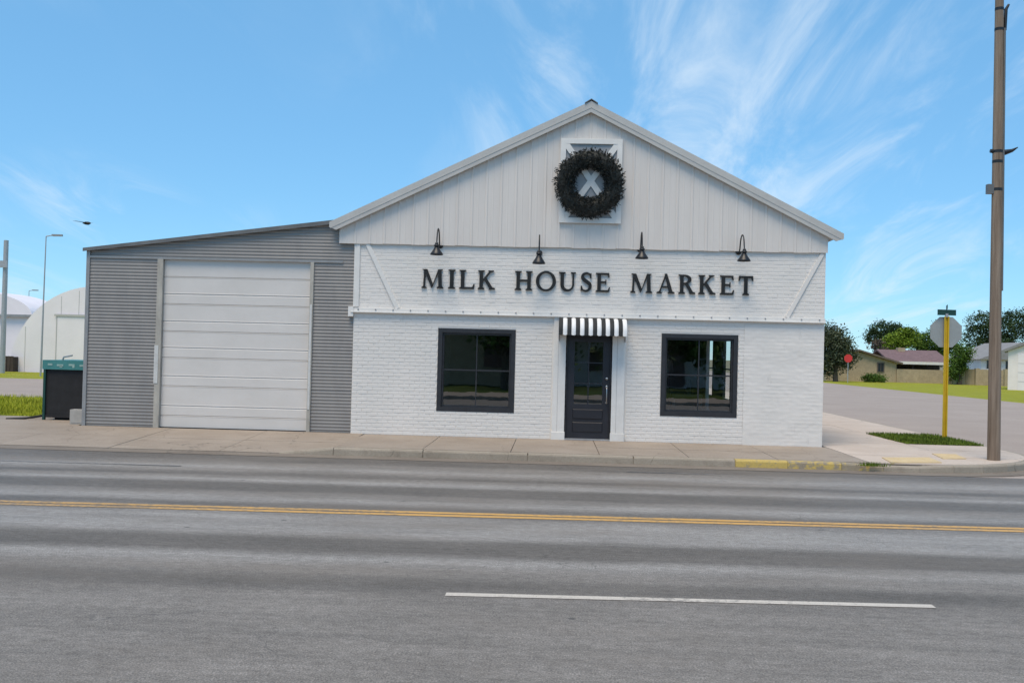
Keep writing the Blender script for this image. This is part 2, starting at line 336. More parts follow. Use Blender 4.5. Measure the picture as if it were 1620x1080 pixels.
b = t.ramp(n, [(0.3, (0.13, 0.092, 0.066)), (0.55, (0.27, 0.205, 0.155)), (0.8, (0.36, 0.285, 0.22))]); b = t.mix(t.rng(n2, 0.5, 0.75, 0, 0.5), b, (0.17, 0.13, 0.10))
t.set(base=b, rough=0.85, spec=0.2); t.bump(n, 0.6, 0.02); M['pole_wood'] = t.m
M['grey_steel'] = plain('galvanised_steel', (0.42, 0.42, 0.43), 0.5, 0.1, 8, metal=0.4)
M['sign_back'] = plain('sign_back_aluminium', (0.36, 0.375, 0.36), 0.5, 0.06, 4, metal=0.3)
M['yellow_post'] = plain('yellow_post_paint', (0.60, 0.40, 0.012), 0.5, 0.12, 4)
M['green_sign'] = plain('green_street_sign', (0.008, 0.055, 0.045), 0.5, 0.1, 4)
M['red_sign'] = plain('red_stop_sign', (0.60, 0.035, 0.035), 0.5, 0.08, 4)
M['tan_wall'] = plain('tan_brick_wall', (0.44, 0.345, 0.225), 0.85, 0.12, 2, bump=0.3, bscale=12, fine=0.15, fscale=8)
M['roof_red'] = plain('brown_red_shingles', (0.20, 0.125, 0.125), 0.85, 0.25, 2, stretch=(1, 4, 4), fine=0.25, fscale=6)
M['roof_brown'] = plain('brown_shingles', (0.15, 0.115, 0.09), 0.85, 0.25, 2)
M['roof_grey'] = plain('grey_shingles', (0.26, 0.25, 0.245), 0.85, 0.15, 2)
M['white_wall'] = plain('white_house_wall', (0.86, 0.78, 0.76), 0.7, 0.06, 1.5)
M['quonset'] = plain('white_arch_metal', (0.87, 0.80, 0.81), 0.5, 0.04, 0.8)
M['teal'] = plain('teal_paint', (0.055, 0.22, 0.215), 0.5, 0.15, 4)
M['mesh_black'] = plain('black_mesh_screen', (0.014, 0.014, 0.016), 0.8, 0.3, 6, bump=0.3, bscale=80)
M['pale_mark'] = plain('pale_lettering', (0.30, 0.44, 0.40), 0.6, 0.15, 10)
M['dark_wood'] = plain('dark_wood', (0.055, 0.038, 0.03), 0.8, 0.3, 4, stretch=(1, 1, 0.2))
M['block'] = plain('concrete_block', (0.42, 0.40, 0.37), 0.85, 0.12, 6)
M['bird'] = plain('bird_feathers', (0.03, 0.03, 0.03), 0.7, 0.3, 20)
M['dark_glass'] = plain('dark_window', (0.02, 0.024, 0.03), 0.15, 0.1, 2)

# ------------------------------------------------------------------ the setting
def sheet(name, poly, z, m, kind='structure'):
    mb = MB(); mb.add([(p[0], p[1], z) for p in poly], [tuple(range(len(poly)))]); return tag(mb.build(name, m), kind=kind)
sheet('ground', [(-900, -900), (900, -900), (900, 1500), (-900, 1500)], -0.05, M['field'])
sheet('lawn', [(-90, 2.15), (-9.7, 2.15), (-9.7, 12.6), (-90, 12.6)], -0.03, M['lawn'])
sheet('lawn', [(-120, 28.8), (-14, 28.8), (-14, 39.6), (-120, 39.6)], -0.03, M['lawn'])
sheet('lawn', [(23.6, 12), (110, 12), (110, 84), (23.6, 84)], -0.03, M['lawn'])
sheet('lawn', [(-60, -42), (60, -42), (60, -22.4), (-60, -22.4)], -0.03, M['verge'])
road = sheet('road', [(-260, -18.8), (260, -18.8), (260, -3.3), (-260, -3.3)], 0.0, M['asphalt'])
sheet('side_street', [(5.5, -3.3), (23.6, -3.3), (23.6, 150), (5.5, 150)], -0.004, M['side_asphalt'])
sheet('rear_street', [(-120, 12.6), (-14, 12.6), (-14, 28.8), (-120, 28.8)], -0.02, M['side_asphalt'])
tag(MB().box(-120, 120, -22.4, -18.78, -.06, .12).build('near_sidewalk', M['walk']), kind='structure')
# lane markings are thin sheets of paint, parts of the road
def stripe(name, x0, x1, yf, w, m, n=24, z=0.004):
    mb = MB(); mb.grid(lambda a, b_: (x0+(x1-x0)*a, yf(x0+(x1-x0)*a) + (b_-0.5)*w, z), n, 1, False); return mb.build(name, m, road)
ymid = lambda x: -8.72 + 0.030*x
stripe('lane_line', -120, 120, lambda x: ymid(x)+0.09, 0.125, M['yellow_line'], 60)
stripe('lane_line', -120, 120, lambda x: ymid(x)-0.09, 0.125, M['yellow_line'], 60)
yw = lambda x: -12.42 + 0.043*x
for k in (-3, -2, -1, 0, 1, 2, 3): stripe('lane_dash', -0.77 + k*12.2, 2.92 + k*12.2, yw, 0.10, M['white_line'], 10)
stripe('parking_line', 1.2, 2.6, lambda x: -4.05, 0.09, M['faded_line'], 6)
stripe('parking_line', -9.2, -5.6, lambda x: -5.05, 0.09, M['faded_line'], 6)

# kerb line: straight in front of the shop, round the corner, then along the side street
def arc(cx, cy, r, a0, a1, n): return [(cx+r*math.cos(R(a0+(a1-a0)*i/n)), cy+r*math.sin(R(a0+(a1-a0)*i/n))) for i in range(n+1)]
KY = -2.92
kerb_pts = [(-4.7, KY), (-3.75, KY), (-2.2, KY), (-0.4, KY), (1.4, KY), (3.12, KY), (4.0, KY), (4.9, KY), (5.6, KY), (6.2, KY)] + arc(6.2, 0.08, 3.0, -90, 0, 8)[1:] + [(9.2, 2.5), (9.2, 5), (9.2, 8), (9.2, 11), (9.2, 15), (9.2, 20), (9.2, 26), (9.2, 33), (9.2, 41)]
kerb = MB().box(-3.75, 6.2, KY+0.02, KY+0.13, -0.04, 0.09).build('kerb', M['kerb']); tag(kerb, kind='structure')
def offset_line(pts, d):
    o = []
    for i, p in enumerate(pts):
        a = Vector(pts[max(0, i-1)]); c = Vector(pts[min(len(pts)-1, i+1)]); tt = (c-a).normalized(); o.append((p[0]-tt.y*d, p[1]+tt.x*d))
    return o
inner = offset_line(kerb_pts, 0.16); lip = offset_line(kerb_pts, 0.02); gut = offset_line(kerb_pts, -0.42)
for i in range(len(kerb_pts)-1):
    hh = lambda k: 0.03 if k == 0 else 0.10 if k in (8, 9) else 0.132
    h0, h1 = hh(i), hh(i+1); g = 0.004
    def L(a, b, tt): return (a[0]+(b[0]-a[0])*tt, a[1]+(b[1]-a[1])*tt)
    e0, e1 = 0.004, 0.996
    prof = []
    for tt, h in ((e0, h0), (e1, h1)):
        o_ = L(kerb_pts[i], kerb_pts[i+1], tt); li = L(lip[i], lip[i+1], tt); q = L(inner[i], inner[i+1], tt); mid = ((li[0]+q[0])/2, (li[1]+q[1])/2)
        prof.append([(o_[0], o_[1], -0.04), (o_[0]*.6+li[0]*.4, o_[1]*.6+li[1]*.4, h-0.03), (li[0], li[1], h-0.006), (li[0]*.8+q[0]*.2, li[1]*.8+q[1]*.2, h), (q[0], q[1], h+0.001), (q[0], q[1], -0.04)])
    vv = prof[0] + prof[1]; n = 6
    mb = MB().add(vv, [(k, (k+1) % n, (k+1) % n+n, k+n) for k in range(n)] + [tuple(range(n-1, -1, -1)), tuple(range(n, 2*n))])
    ks = mb.build('kerb_stone', M['yellow_kerb'] if i == 5 else M['half_worn_kerb'] if i == 6 else M['faded_kerb'] if i == 7 else M['kerb'], kerb)
    if i in (5, 6, 7): ks['label'] = 'kerb stone with worn yellow paint'
mb = MB()
for i in range(len(kerb_pts)-1): mb.add([(*gut[i], 0.005), (*gut[i+1], 0.005), (kerb_pts[i+1][0], kerb_pts[i+1][1], 0.008), (kerb_pts[i][0], kerb_pts[i][1], 0.008)], [(0, 1, 2, 3)])
mb.add([(-60, KY-0.42, 0.005), (-4.7, KY-0.42, 0.005), (-4.7, KY, 0.012), (-60, KY, 0.012)], [(0, 1, 2, 3)])
tag(mb.build('gutter', M['gutter']), kind='structure')
# sidewalk: slabs with open joints on a recessed bed
region = [(-3.76, KY+0.165), (6.2, KY+0.165)] + arc(6.2, 0.08, 2.84, -90, 0, 10)[1:] + [(9.035, 41), (-3.76, 41)]
def slab_field(parent, xs, ys, reg, ztop, m, gap=0.012, thick=0.06):
    for i in range(len(xs)-1):
        for j in range(len(ys)-1):
            poly = clip([(xs[i]+gap/2, ys[j]+gap/2), (xs[i+1]-gap/2, ys[j]+gap/2), (xs[i+1]-gap/2, ys[j+1]-gap/2), (xs[i]+gap/2, ys[j+1]-gap/2)], reg)
            if len(poly) < 3: continue
            dz = random.uniform(-0.003, 0.003); mb = MB(); nn = len(poly)
            zt = [ztop(*p)+dz for p in poly]
            mb.add([(p[0], p[1], z-thick) for p, z in zip(poly, zt)] + [(p[0], p[1], z) for p, z in zip(poly, zt)],
                [tuple(range(nn, 2*nn))] + [(k, (k+1) % nn, (k+1) % nn+nn, k+nn) for k in range(nn)])
            mb.build('slab', m, parent)
bed = MB().prism_xy([(-3.76, KY+0.165), (6.2, KY+0.165)] + arc(6.2, 0.08, 2.84, -90, 0, 10)[1:] + [(9.035, 0.0), (-3.76, 0.0)], -0.04, 0.118).prism_xy([(5.42, 0), (9.035, 0), (9.035, 41), (5.42, 41)], -0.04, 0.118)
walk = tag(bed.build('sidewalk', M['joint']), kind='structure')
zs = lambda x, y: 0.137 + 0.006*max(0, min(1, (y-KY)/2.8))
xs = [-3.76 + 1.53*i for i in range(7)]
slab_field(walk, xs[:7], [KY+0.165, -1.42, 0.0], region, zs, M['walk'])
slab_field(walk, [xs[6], 7.2, 9.04], [KY+0.165, -1.42, 0.0], region, zs, M['walk_pale'])
slab_field(walk, [5.42, 7.42, 9.04], [0.0, 1.26, 3.95, 5.5, 7.0, 8.5, 10, 12, 14, 17, 20, 25, 31, 41], region, lambda x, y: 0.143, M['walk_pale'])
# tactile ramp pads at the corner
def pad(px, label):
    p = [on_ground(x, y, 0.15) for x, y in px]
    mb = MB().prism_xy([(q.x, q.y) for q in p], 0.12, 0.152)
    a, b_, c, d = p
    for i in range(1, 8):
        for j in range(1, 8):
            q = (a.lerp(b_, i/8)).lerp(d.lerp(c, i/8), j/8); mb.lathe([(0.022, 0), (0.016, 0.005), (0.0, 0.006)], lambda r, h, cc, s_: (q.x+r*cc, q.y+r*s_, 0.152+h), 6)
    o = mb.build('tactile_pad', M['tactile'], walk); o['label'] = label
pad([(1395, 723), (1470, 723), (1490, 731), (1410, 731)], 'cream yellow tactile ramp pad at the street corner')
pad([(1474, 717), (1512, 718), (1529, 725), (1492, 725)], 'small cream tactile pad beside the utility pole')
# driveway apron in front of the metal lean-to
apron_poly = [(-40, KY), (-3.78, KY), (-3.78, 0.0), (-9.65, 0.0), (-9.65, 2.15), (-40, 2.15)]
zap = lambda x, y: 0.022 + (0.125 if x > -9.7 else 0.06)*max(0, min(1, (y-KY)/2.9))
apron = MB().box(-40, -3.78, KY+0.02, 0.0, -0.04, 0.008).box(-40, -9.66, 0.0, 2.1, -0.04, 0.008).build('driveway_apron', M['joint']); tag(apron, kind='structure')
big = [(-99, -99), (99, -99), (99, 99), (-99, 99)]
slab_field(apron, [-9.7, -7.7, -5.75, -3.78], [KY+0.01, -1.45, 0.02], big, zap, M['walk'])
slab_field(apron, [-30, -26, -22, -18, -15, -12.3, -9.7], [KY+0.01, -1.4, 0.3, 2.1], big, lambda x, y: 0.022 + 0.125*max(0, min(1, (y-KY)/2.9)), M['walk'])
def blades(name, n, fn, h0, h1, m, w=0.012):
    mb = MB()
    for _ in range(n):
        x, y, z = fn(); a = random.uniform(0, 6.283); h = random.uniform(h0, h1); dx, dy = math.cos(a)*w, math.sin(a)*w; lx, ly = random.uniform(-.5, .5)*h, random.uniform(-.5, .5)*h
        mb.add([(x-dx, y-dy, z), (x+dx, y+dy, z), (x+lx, y+ly, z+h)], [(0, 1, 2)])
    return mb.build(name, m)
sheet('verge', [(7.46, 1.32), (9.0, 1.32), (9.0, 3.9), (7.46, 3.9)], 0.152, M['verge'])
o = blades('verge_grass', 5200, lambda: (random.uniform(7.42, 9.03), random.uniform(1.28, 3.94), 0.15), 0.03, 0.085, M['blade'])
tag(o, 'short green grass on the corner verge', 'grass', kind='stuff')
def lawn_pt():
    y = 2.2 + 10.2*random.random()**1.6; return (random.uniform(-13.2 - y*1.1, -9.9 - y*0.45), y, -0.05)
o = blades('lawn_grass', 26000, lawn_pt, 0.06, 0.2, M['blade_lawn'], 0.016); tag(o, 'bright green lawn grass left of the metal lean-to', 'grass', kind='stuff')
def tuft(px, py, n, z, label):
    p = on_ground(px, py, z); o = blades('weed_tuft', n, lambda: (p.x+random.gauss(0, .09), p.y+random.gauss(0, .03), z), 0.03, 0.09, M['blade'], 0.008)
    tag(o, label, 'weed', kind='stuff')
tuft(1380, 737, 160, 0.1, 'small weed tuft growing at the kerb by the tactile pad')

# ------------------------------------------------------------------ the shop
X0, X1 = -4.05, 5.34; ZB = 0.10; ZT = 3.99; DEEP = 17.0
shop = thing('shop_building', 'white painted brick shop with metal gable and black lettering', 'building', (0, 0, 0))
W1 = (-2.325, -0.766, 0.645, 2.31); W2 = (2.144, 3.655, 0.672, 2.31); DR = (0.262, 1.153, 0.10, 2.262)
mb = MB(); cuts = [X0, W1[0], W1[1], DR[0], DR[1], W2[0], W2[1], X1]; opening = {1: W1, 3: DR, 5: W2}
for i in range(7):
    if i in opening:
        w = opening[i]
        if w[2] > ZB+0.01: mb.box(cuts[i], cuts[i+1], 0, 0.24, ZB, w[2])
        mb.box(cuts[i], cuts[i+1], 0, 0.24, w[3], ZT)
    else: mb.box(cuts[i], cuts[i+1], 0, 0.24, ZB, ZT)
front = mb.build('front_wall', M['brick'], shop)
# bricks: stretcher bond, recessed joints; the 300 nearest are objects, the rest one joined piece
BL, BH, PX_, PZ = 0.200, 0.0615, 0.2115, 0.0731
variants = []
for k in range(6):
    j = lambda a: random.uniform(-a, a)
    variants.append(MB().cbox(-BL/2+j(.002), BL/2+j(.002), -0.0065+j(.0016), 0.02, -BH/2+j(.0015), BH/2+j(.0015), 0.0035).mesh('brick', M['brick']))
holes = [W1, W2, (-0.03, 1.46, 0, 2.56), (3.78, 5.4, 0, 2.53), (-9, 9, 2.555, 2.70)]
placed = []; rest = MB(); row = 0; z = 0.175
while z + BH/2 < ZT - 0.01:
    x = X0 + 0.012 + (0 if row % 2 == 0 else -PX_/2); 
    while x < X1:
        a, b_ = max(x, X0+0.006), min(x+BL, X1-0.006); zc = z
        segs = [(a, b_)] if b_-a > 0.03 else []
        for hx0, hx1, hz0, hz1 in holes:
            if zc+BH/2 <= hz0 or zc-BH/2 >= hz1: continue
            ns = []
            for s0, s1 in segs:
                if s1 <= hx0 or s0 >= hx1: ns.append((s0, s1)); continue
                if hx0-0.004-s0 > 0.03: ns.append((s0, hx0-0.004))
                if s1-hx1-0.004 > 0.03: ns.append((hx1+0.004, s1))
            segs = ns
        for s0, s1 in segs:
            if s1-s0 > BL-0.001: placed.append(((s0+s1)/2, zc))
            else: rest.cbox(s0, s1, -0.0065+random.uniform(-.0015, .0015)+(0.0025 if zc > 2.7 else 0), 0.02, zc-BH/2, zc+BH/2, 0.0035)
        x += PX_
    z += PZ; row += 1
placed.sort(key=lambda p: p[0]**2 + (p[1]-1.83)**2)
for i, (x, z) in enumerate(placed):
    if i < 300: link('brick', variants[random.randrange(6)], front, (x, random.uniform(-.001, .0015) + (0.0025 if z > 2.7 else 0), z))
    else:
        q = random.uniform(-.0018, .0018); rest.cbox(x-BL/2+random.uniform(-.002, .002), x+BL/2+random.uniform(-.002, .002), -0.0065+q+(0.0025 if z > 2.7 else 0), 0.02, z-BH/2, z+BH/2, 0.0035)
tag(rest.build('brickwork', M['brick'], front), kind='stuff')
# roughly rendered corner panel, courses only ghosting through
def rend(u_, v_):
    x = 3.775 + u_*(X1-0.002-3.775); z = 0.135 + v_*(2.535-0.135); q = mnoise.noise(Vector((x*2.2, 5, z*3.2)))*0.006 + mnoise.noise(Vector((x*9, 2, z*14)))*0.003
    q += 0.0006*math.sin(z/PZ*6.283)*(1+2*mnoise.noise(Vector((x*3, 9, z*2)))); return (x, -0.010 - q, z)
mb = MB().grid(rend, 60, 150); o = mb.build('render_panel', M['brick'], shop)
# side, back, ceiling, floor (seen through the windows)
mb = MB(); ys = [0.24, 10.0, 11.3, 13.3, 14.6, DEEP]
for i in range(5):
    if i in (1, 3): mb.box(X1-0.07, X1, ys[i], ys[i+1], ZB, 0.62); mb.box(X1-0.07, X1, ys[i], ys[i+1], 2.45, ZT)
    else: mb.box(X1-0.07, X1, ys[i], ys[i+1], ZB, ZT)
mb.build('side_wall', [M['inner_wall']], shop)
MB().box(X0, X0+0.22, 0.24, DEEP, ZB, ZT).build('side_wall', M['inner_wall'], shop)
MB().box(X0+0.22, X1-0.07, DEEP-0.22, DEEP, ZB, ZT).build('rear_wall', M['inner_wall'], shop)
MB().box(X0+0.22, X1-0.07, 0.24, DEEP-0.22, 3.4, 3.5).build('ceiling', M['inner_wall'], shop)
MB().box(X0+0.22, X1-0.07, 0.24, DEEP-0.22, ZB, 0.165).build('floor', M['inner_floor'], shop)
for a, b_ in ((10.0, 11.3), (13.3, 14.6)): MB().box(X1-0.075, X1+0.012, a, a+.05, 0.62, 2.45).box(X1-0.075, X1+0.012, b_-.05, b_, 0.62, 2.45).box(X1-0.075, X1+0.012, a+.05, b_-.05, 1.5, 1.54).build('window_frame', M['black_frame'], shop)
# steel beam across the front, with bolt heads
mb = MB().prism_xz([(-4.10, 2.585), (5.345, 2.585), (5.345, 2.60), (-4.10, 2.60)], -0.085, 0.0).box(-4.06, 5.345, -0.055, 0.0, 2.6005, 2.672)
beam = mb.build('steel_beam', M['white_trim'], shop)
bolt = MB().lathe([(0.016, 0), (0.016, -0.012), (0.008, -0.018), (0, -0.018)], lambda r, h, c, s_: (r*c, h, r*s_), 8).mesh('bolt', M['hay_panel'])
for i in range(27): link('bolt', bolt, beam, (-3.95 + i*0.353, -0.055, 2.65))
MB().box(-4.15, -4.05, -0.07, 0.2, 2.50, 2.70).build('beam_end', M['white_trim'], shop)
MB().box(X0-0.012, X0+0.10, -0.03, 0.1, 2.70, 3.97).build('corner_board', M['white_trim'], shop)
def bar(name, a, b_, w, y0, y1, m, parent):
    a = Vector(a); b_ = Vector(b_); d = (b_-a).normalized(); nrm = Vector((-d.y, d.x))*w/2
    return MB().prism_xz([tuple(a-nrm), tuple(b_-nrm), tuple(b_+nrm), tuple(a+nrm)], y0, y1).build(name, m, parent)
bar('brace', (-3.80, 3.97), (-3.16, 2.68), 0.085, -0.034, -0.004, M['white_trim'], shop)
bar('brace', (5.27, 3.96), (4.60, 2.68), 0.075, -0.030, -0.004, M['brick'], shop)
# pilasters either side of the door
for a, b_ in ((0.0, 0.245), (1.17, 1.425)):
    p = MB().cbox(a, b_, -0.045, 0.02, 0.30, 2.583, 0.004).build('pilaster', M['white_trim'], shop)
    MB().cbox(a-0.012, b_+0.012, -0.062, 0.0, 0.138, 0.299, 0.006).build('plinth_block', M['white_trim'], p)
    MB().box(a+0.095, a+0.10, -0.048, -0.04, 0.30, 2.58).build('groove', M['hay_panel'], p)
MB().box(0.246, 1.169, 0.0, 0.10, 2.262, 2.58).build('door_head', M['white_trim'], shop)
# windows
def window(w, name='window'):
    x0, x1, z0, z1 = w; fw = 0.085
    f = MB().box(x0, x0+fw, -0.012, 0.14, z0, z1).box(x1-fw, x1, -0.012, 0.14, z0, z1).box(x0+fw, x1-fw, -0.012, 0.14, z1-fw, z1).box(x0+fw, x1-fw, -0.012, 0.14, z0, z0+fw)
    f.box(x0+fw, x0+fw+0.035, 0.045, 0.12, z0+fw, z1-fw).box(x1-fw-0.035, x1-fw, 0.045, 0.12, z0+fw, z1-fw).box(x0+fw+.035, x1-fw-.035, 0.045, 0.12, z1-fw-0.04, z1-fw).box(x0+fw+.035, x1-fw-.035, 0.045, 0.12, z0+fw, z0+fw+0.04)
    f = f.build(name, M['black_frame'], shop)
    xm, zm = (x0+x1)/2, (z0+z1)/2
    MB().box(x0+fw+.036, x1-fw-.036, 0.075, 0.105, zm-0.014, zm+0.014).build('muntin', M['black_frame'], f)
    for s0, s1 in ((z0+fw+.041, zm-.0141), (zm+.0141, z1-fw-.041)): MB().box(xm-0.011, xm+0.011, 0.077, 0.103, s0, s1).build('muntin', M['black_frame'], f)
    for a, b_ in ((x0+fw+.035, xm-.011), (xm+.011, x1-fw-.035)):
        for c, d in ((z0+fw+.04, zm-.014), (zm+.014, z1-fw-.04)):
            MB().add([(a, 0.09, c), (b_, 0.09, c), (b_, 0.09, d), (a, 0.09, d)], [(0, 1, 2, 3)]).build('pane', M['glass'], f)
window(W1); window(W2)
# door: two by three lights above two low panels
dx0, dx1, dz0, dz1 = 0.285, 1.130, 0.178, 2.235
fr_ = MB().box(0.246, dx0-.003, 0.0, 0.12, 0.15, 2.262).box(dx1+.003, 1.169, 0.0, 0.12, 0.15, 2.262).box(dx0-.003, dx1+.003, 0.0, 0.12, dz1+.003, 2.2619).build('door_frame', M['black_frame'], shop)
gx0, gx1, gz0, gz1 = dx0+0.14, dx1-0.14, 0.86, 2.10
d_ = MB().box(dx0, gx0, 0.035, 0.08, dz0, dz1).box(gx1, dx1, 0.035, 0.08, dz0, dz1).box(gx0, gx1, 0.035, 0.08, gz1, dz1).box(gx0, gx1, 0.035, 0.08, dz0, gz0).build('door', M['black_door'], shop)
gm = (gx0+gx1)/2
MB().box(gm-.011, gm+.011, 0.042, 0.07, gz0, gz1).build('muntin', M['black_door'], d_)
for k in (1, 2):
    zc = gz0+(gz1-gz0)*k/3
    for a, b_ in ((gx0, gm-.0112), (gm+.0112, gx1)): MB().box(a, b_, 0.043, 0.069, zc-.011, zc+.011).build('muntin', M['black_door'], d_)
for a, b_ in ((gx0, gm-.011), (gm+.011, gx1)):
    for k in range(3):
        c = gz0+(gz1-gz0)*k/3; e = gz0+(gz1-gz0)*(k+1)/3
        MB().add([(a, 0.056, c), (b_, 0.056, c), (b_, 0.056, e), (a, 0.056, e)], [(0, 1, 2, 3)]).build('pane', M['glass'], d_)
for c, e in ((0.30, 0.50), (0.56, 0.76)): MB().cbox(gx0-.02, gx1+.02, 0.018, 0.036, c, e, 0.016).build('panel', M['black_door'], d_)
h = MB().tube([(1.075, 0.02, 1.22), (1.075, -0.035, 1.205), (1.075, -0.045, 1.12), (1.075, -0.045, 1.0), (1.075, -0.03, 0.92), (1.075, 0.025, 0.90)], 0.011, 8)
h.lathe([(0.0, 0.005), (0.028, 0.005), (0.028, 0.034)], lambda r, q, c, s_: (1.075+r*c, q, 1.22+r*s_), 12).lathe([(0.0, 0.008), (0.022, 0.008), (0.022, 0.034)], lambda r, q, c, s_: (1.075+r*c, q, 0.90+r*s_), 12)
h.build('handle', M['steel'], d_)
MB().lathe([(0.0, 0.0), (0.026, 0.0), (0.03, 0.034)], lambda r, q, c, s_: (1.075+r*c, q, 1.38+r*s_), 14).build('deadbolt', M['steel'], d_)
MB().box(0.25, 1.165, -0.05, 0.13, 0.1455, 0.172).build('threshold', M['grey_steel'], shop)
# gable siding: ribbed vertical panels, each cut to the roof slope
AX, AZ = 0.628, 6.87; SL, SR = (4.385-AZ)/(-4.51-AX), (AZ-4.35)/(5.60-AX)
def roof_z(x): return AZ - (abs(x-AX)*(SL if x < AX else SR))
gx = [-4.375]
while gx[-1] + 0.2925 < 5.37: gx.append(gx[-1]+0.2925)
gx[-1] = 5.365
for i in range(len(gx)-1):
    a, b_ = gx[i], gx[i+1]; bot = 3.968 + random.uniform(-0.007, 0.007); lean = random.uniform(-0.005, 0.005)
    w = b_-a; prof = [(0, 0), (0.016, 0), (0.030, -0.011), (0.050, -0.011), (0.066, 0), (0.5*w, 0), (0.5*w+0.008, -0.003), (0.5*w+0.022, -0.003), (0.5*w+0.03, 0), (w-0.0015, 0)]
    vv = []; n = len(prof)
    for q, y in prof: vv.append((a+q, -0.05+y, bot + lean*q/w))
    for q, y in prof: vv.append((a+q, -0.05+y, max(bot+0.05, roof_z(a+q)-0.06)))
    for q, y in prof: vv.append((a+q, -0.046+y*0.8, bot + lean*q/w))
    mb = MB().add(vv, [(k, k+1, n+k+1, n+k) for k in range(n-1)] + [(2*n+k, 2*n+k+1, k+1, k) for k in range(n-1)])
    mb.build('siding_panel', M['siding'], shop)
MB().prism_xz([(-4.36, 3.985), (5.36, 3.985), (5.36, roof_z(5.36)-.07), (AX, AZ-.08), (-4.36, roof_z(-4.36)-.07)], -0.044, 0.22).build('gable_wall', M['siding'], shop)
# roof with ribs, rake trim and ridge cap
for s_, xe in ((-1, -4.56), (1, 5.64)):
    ze = roof_z(xe)
    r_ = MB().prism_xz([(AX, AZ-.02), (xe, ze-.02), (xe, ze+.012), (AX, AZ+.012)][::s_], -0.13, DEEP+0.2).build('roof', M['rake'], shop)
    tr_ = MB().prism_xz([(AX, AZ+.018), (xe, ze+.018), (xe, ze-.085), (xe-s_*0.14, roof_z(xe-s_*0.14)-.205), (AX, AZ-.205)][::s_], -0.165, -0.1305).build('rake_trim', M['rake'], shop)
    MB().prism_xz([(AX, AZ-.12), (xe-s_*.02, roof_z(xe-s_*.02)-.12), (xe-s_*.02, roof_z(xe-s_*.02)-.112), (AX, AZ-.112)][::s_], -0.172, -0.1655).build('rake_crease', M['rake'], tr_)
    MB().prism_xz([(AX, AZ-.2), (xe-s_*.20, roof_z(xe-s_*.20)-.2), (xe-s_*.20, roof_z(xe-s_*.20)-.17), (AX, AZ-.17)][::s_], -0.1304, -0.055).build('soffit', M['rake'], shop)
MB().prism_xz([(AX-.13, AZ-.045), (AX, AZ+.045), (AX+.13, AZ-.045), (AX+.13, AZ-.02), (AX, AZ+.06), (AX-.13, AZ-.02)], -0.185, DEEP).build('ridge_cap', M['dark_roof'], shop)
# hay door with X brace
hx0, hx1, hz0, hz1 = 0.045, 1.272, 4.462, 6.146
hd = MB().box(hx0+.02, hx1-.02, -0.082, -0.05, hz0+.02, hz1-.02).build('hay_door', M['hay_panel'], shop)
bw = 0.105
for a in ((hx0, hx0+bw, hz0, hz1), (hx1-bw, hx1, hz0, hz1), (hx0+bw, hx1-bw, hz1-bw, hz1), (hx0+bw, hx1-bw, hz0, hz0+bw)): MB().cbox(a[0], a[1], -0.118, -0.0825, a[2], a[3], 0.003).build('frame_board', M['white_trim'], hd)
bar('brace_board', (hx0+bw-.0, hz0+bw), (hx1-bw, hz1-bw), 0.115, -0.112, -0.0828, M['white_trim'], hd)
bar('brace_board', (hx0+bw-.0, hz1-bw), (hx1-bw, hz0+bw), 0.115, -0.1155, -0.0826, M['white_trim'], hd)

# sign lettering, built letter by letter
ST, TH = 0.185, 0.105
def serif(cx, w, top=False, ext=0.085):
    p = [(cx-w/2-ext, 0), (cx+w/2+ext, 0), (cx+w/2+ext, .045), (cx+w/2, .10), (cx-w/2, .10), (cx-w/2-ext, .045)]
    return [(x, 1-y) for x, y in p] if top else p
def stem(x, w=ST): return [[(x, 0.02), (x+w, 0.02), (x+w, .98), (x, .98)], serif(x+w/2, w), serif(x+w/2, w, True)]
def band(outer, inn): return [[outer[i], outer[i+1], inn[i+1], inn[i]] for i in range(len(outer)-1)]
def ell(cx, cy, rx, ry, a0, a1, n=28): return [(cx+rx*math.cos(R(a0+(a1-a0)*i/n)), cy+ry*math.sin(R(a0+(a1-a0)*i/n))) for i in range(n+1)]
def brush(pts, ws):
    L_, R_ = [], []
    for i, p in enumerate(pts):
        a = pts[max(0, i-1)]; b_ = pts[min(len(pts)-1, i+1)]; d = math.hypot(b_[0]-a[0], b_[1]-a[1]); nx, ny = -(b_[1]-a[1])/d, (b_[0]-a[0])/d
        L_.append((p[0]+nx*ws[i]/2, p[1]+ny*ws[i]/2)); R_.append((p[0]-nx*ws[i]/2, p[1]-ny*ws[i]/2))
    return band(L_, R_)
def cat(pts, n=6):
    o = []
    for i in range(len(pts)-1):
        p0, p1, p2, p3 = pts[max(0, i-1)], pts[i], pts[i+1], pts[min(len(pts)-1, i+2)]
        for k in range(n):
            q = k/n; o.append(tuple(0.5*((2*p1[c])+(-p0[c]+p2[c])*q+(2*p0[c]-5*p1[c]+4*p2[c]-p3[c])*q*q+(-p0[c]+3*p1[c]-3*p2[c]+p3[c])*q**3) for c in (0, 1)))
    return o + [pts[-1]]
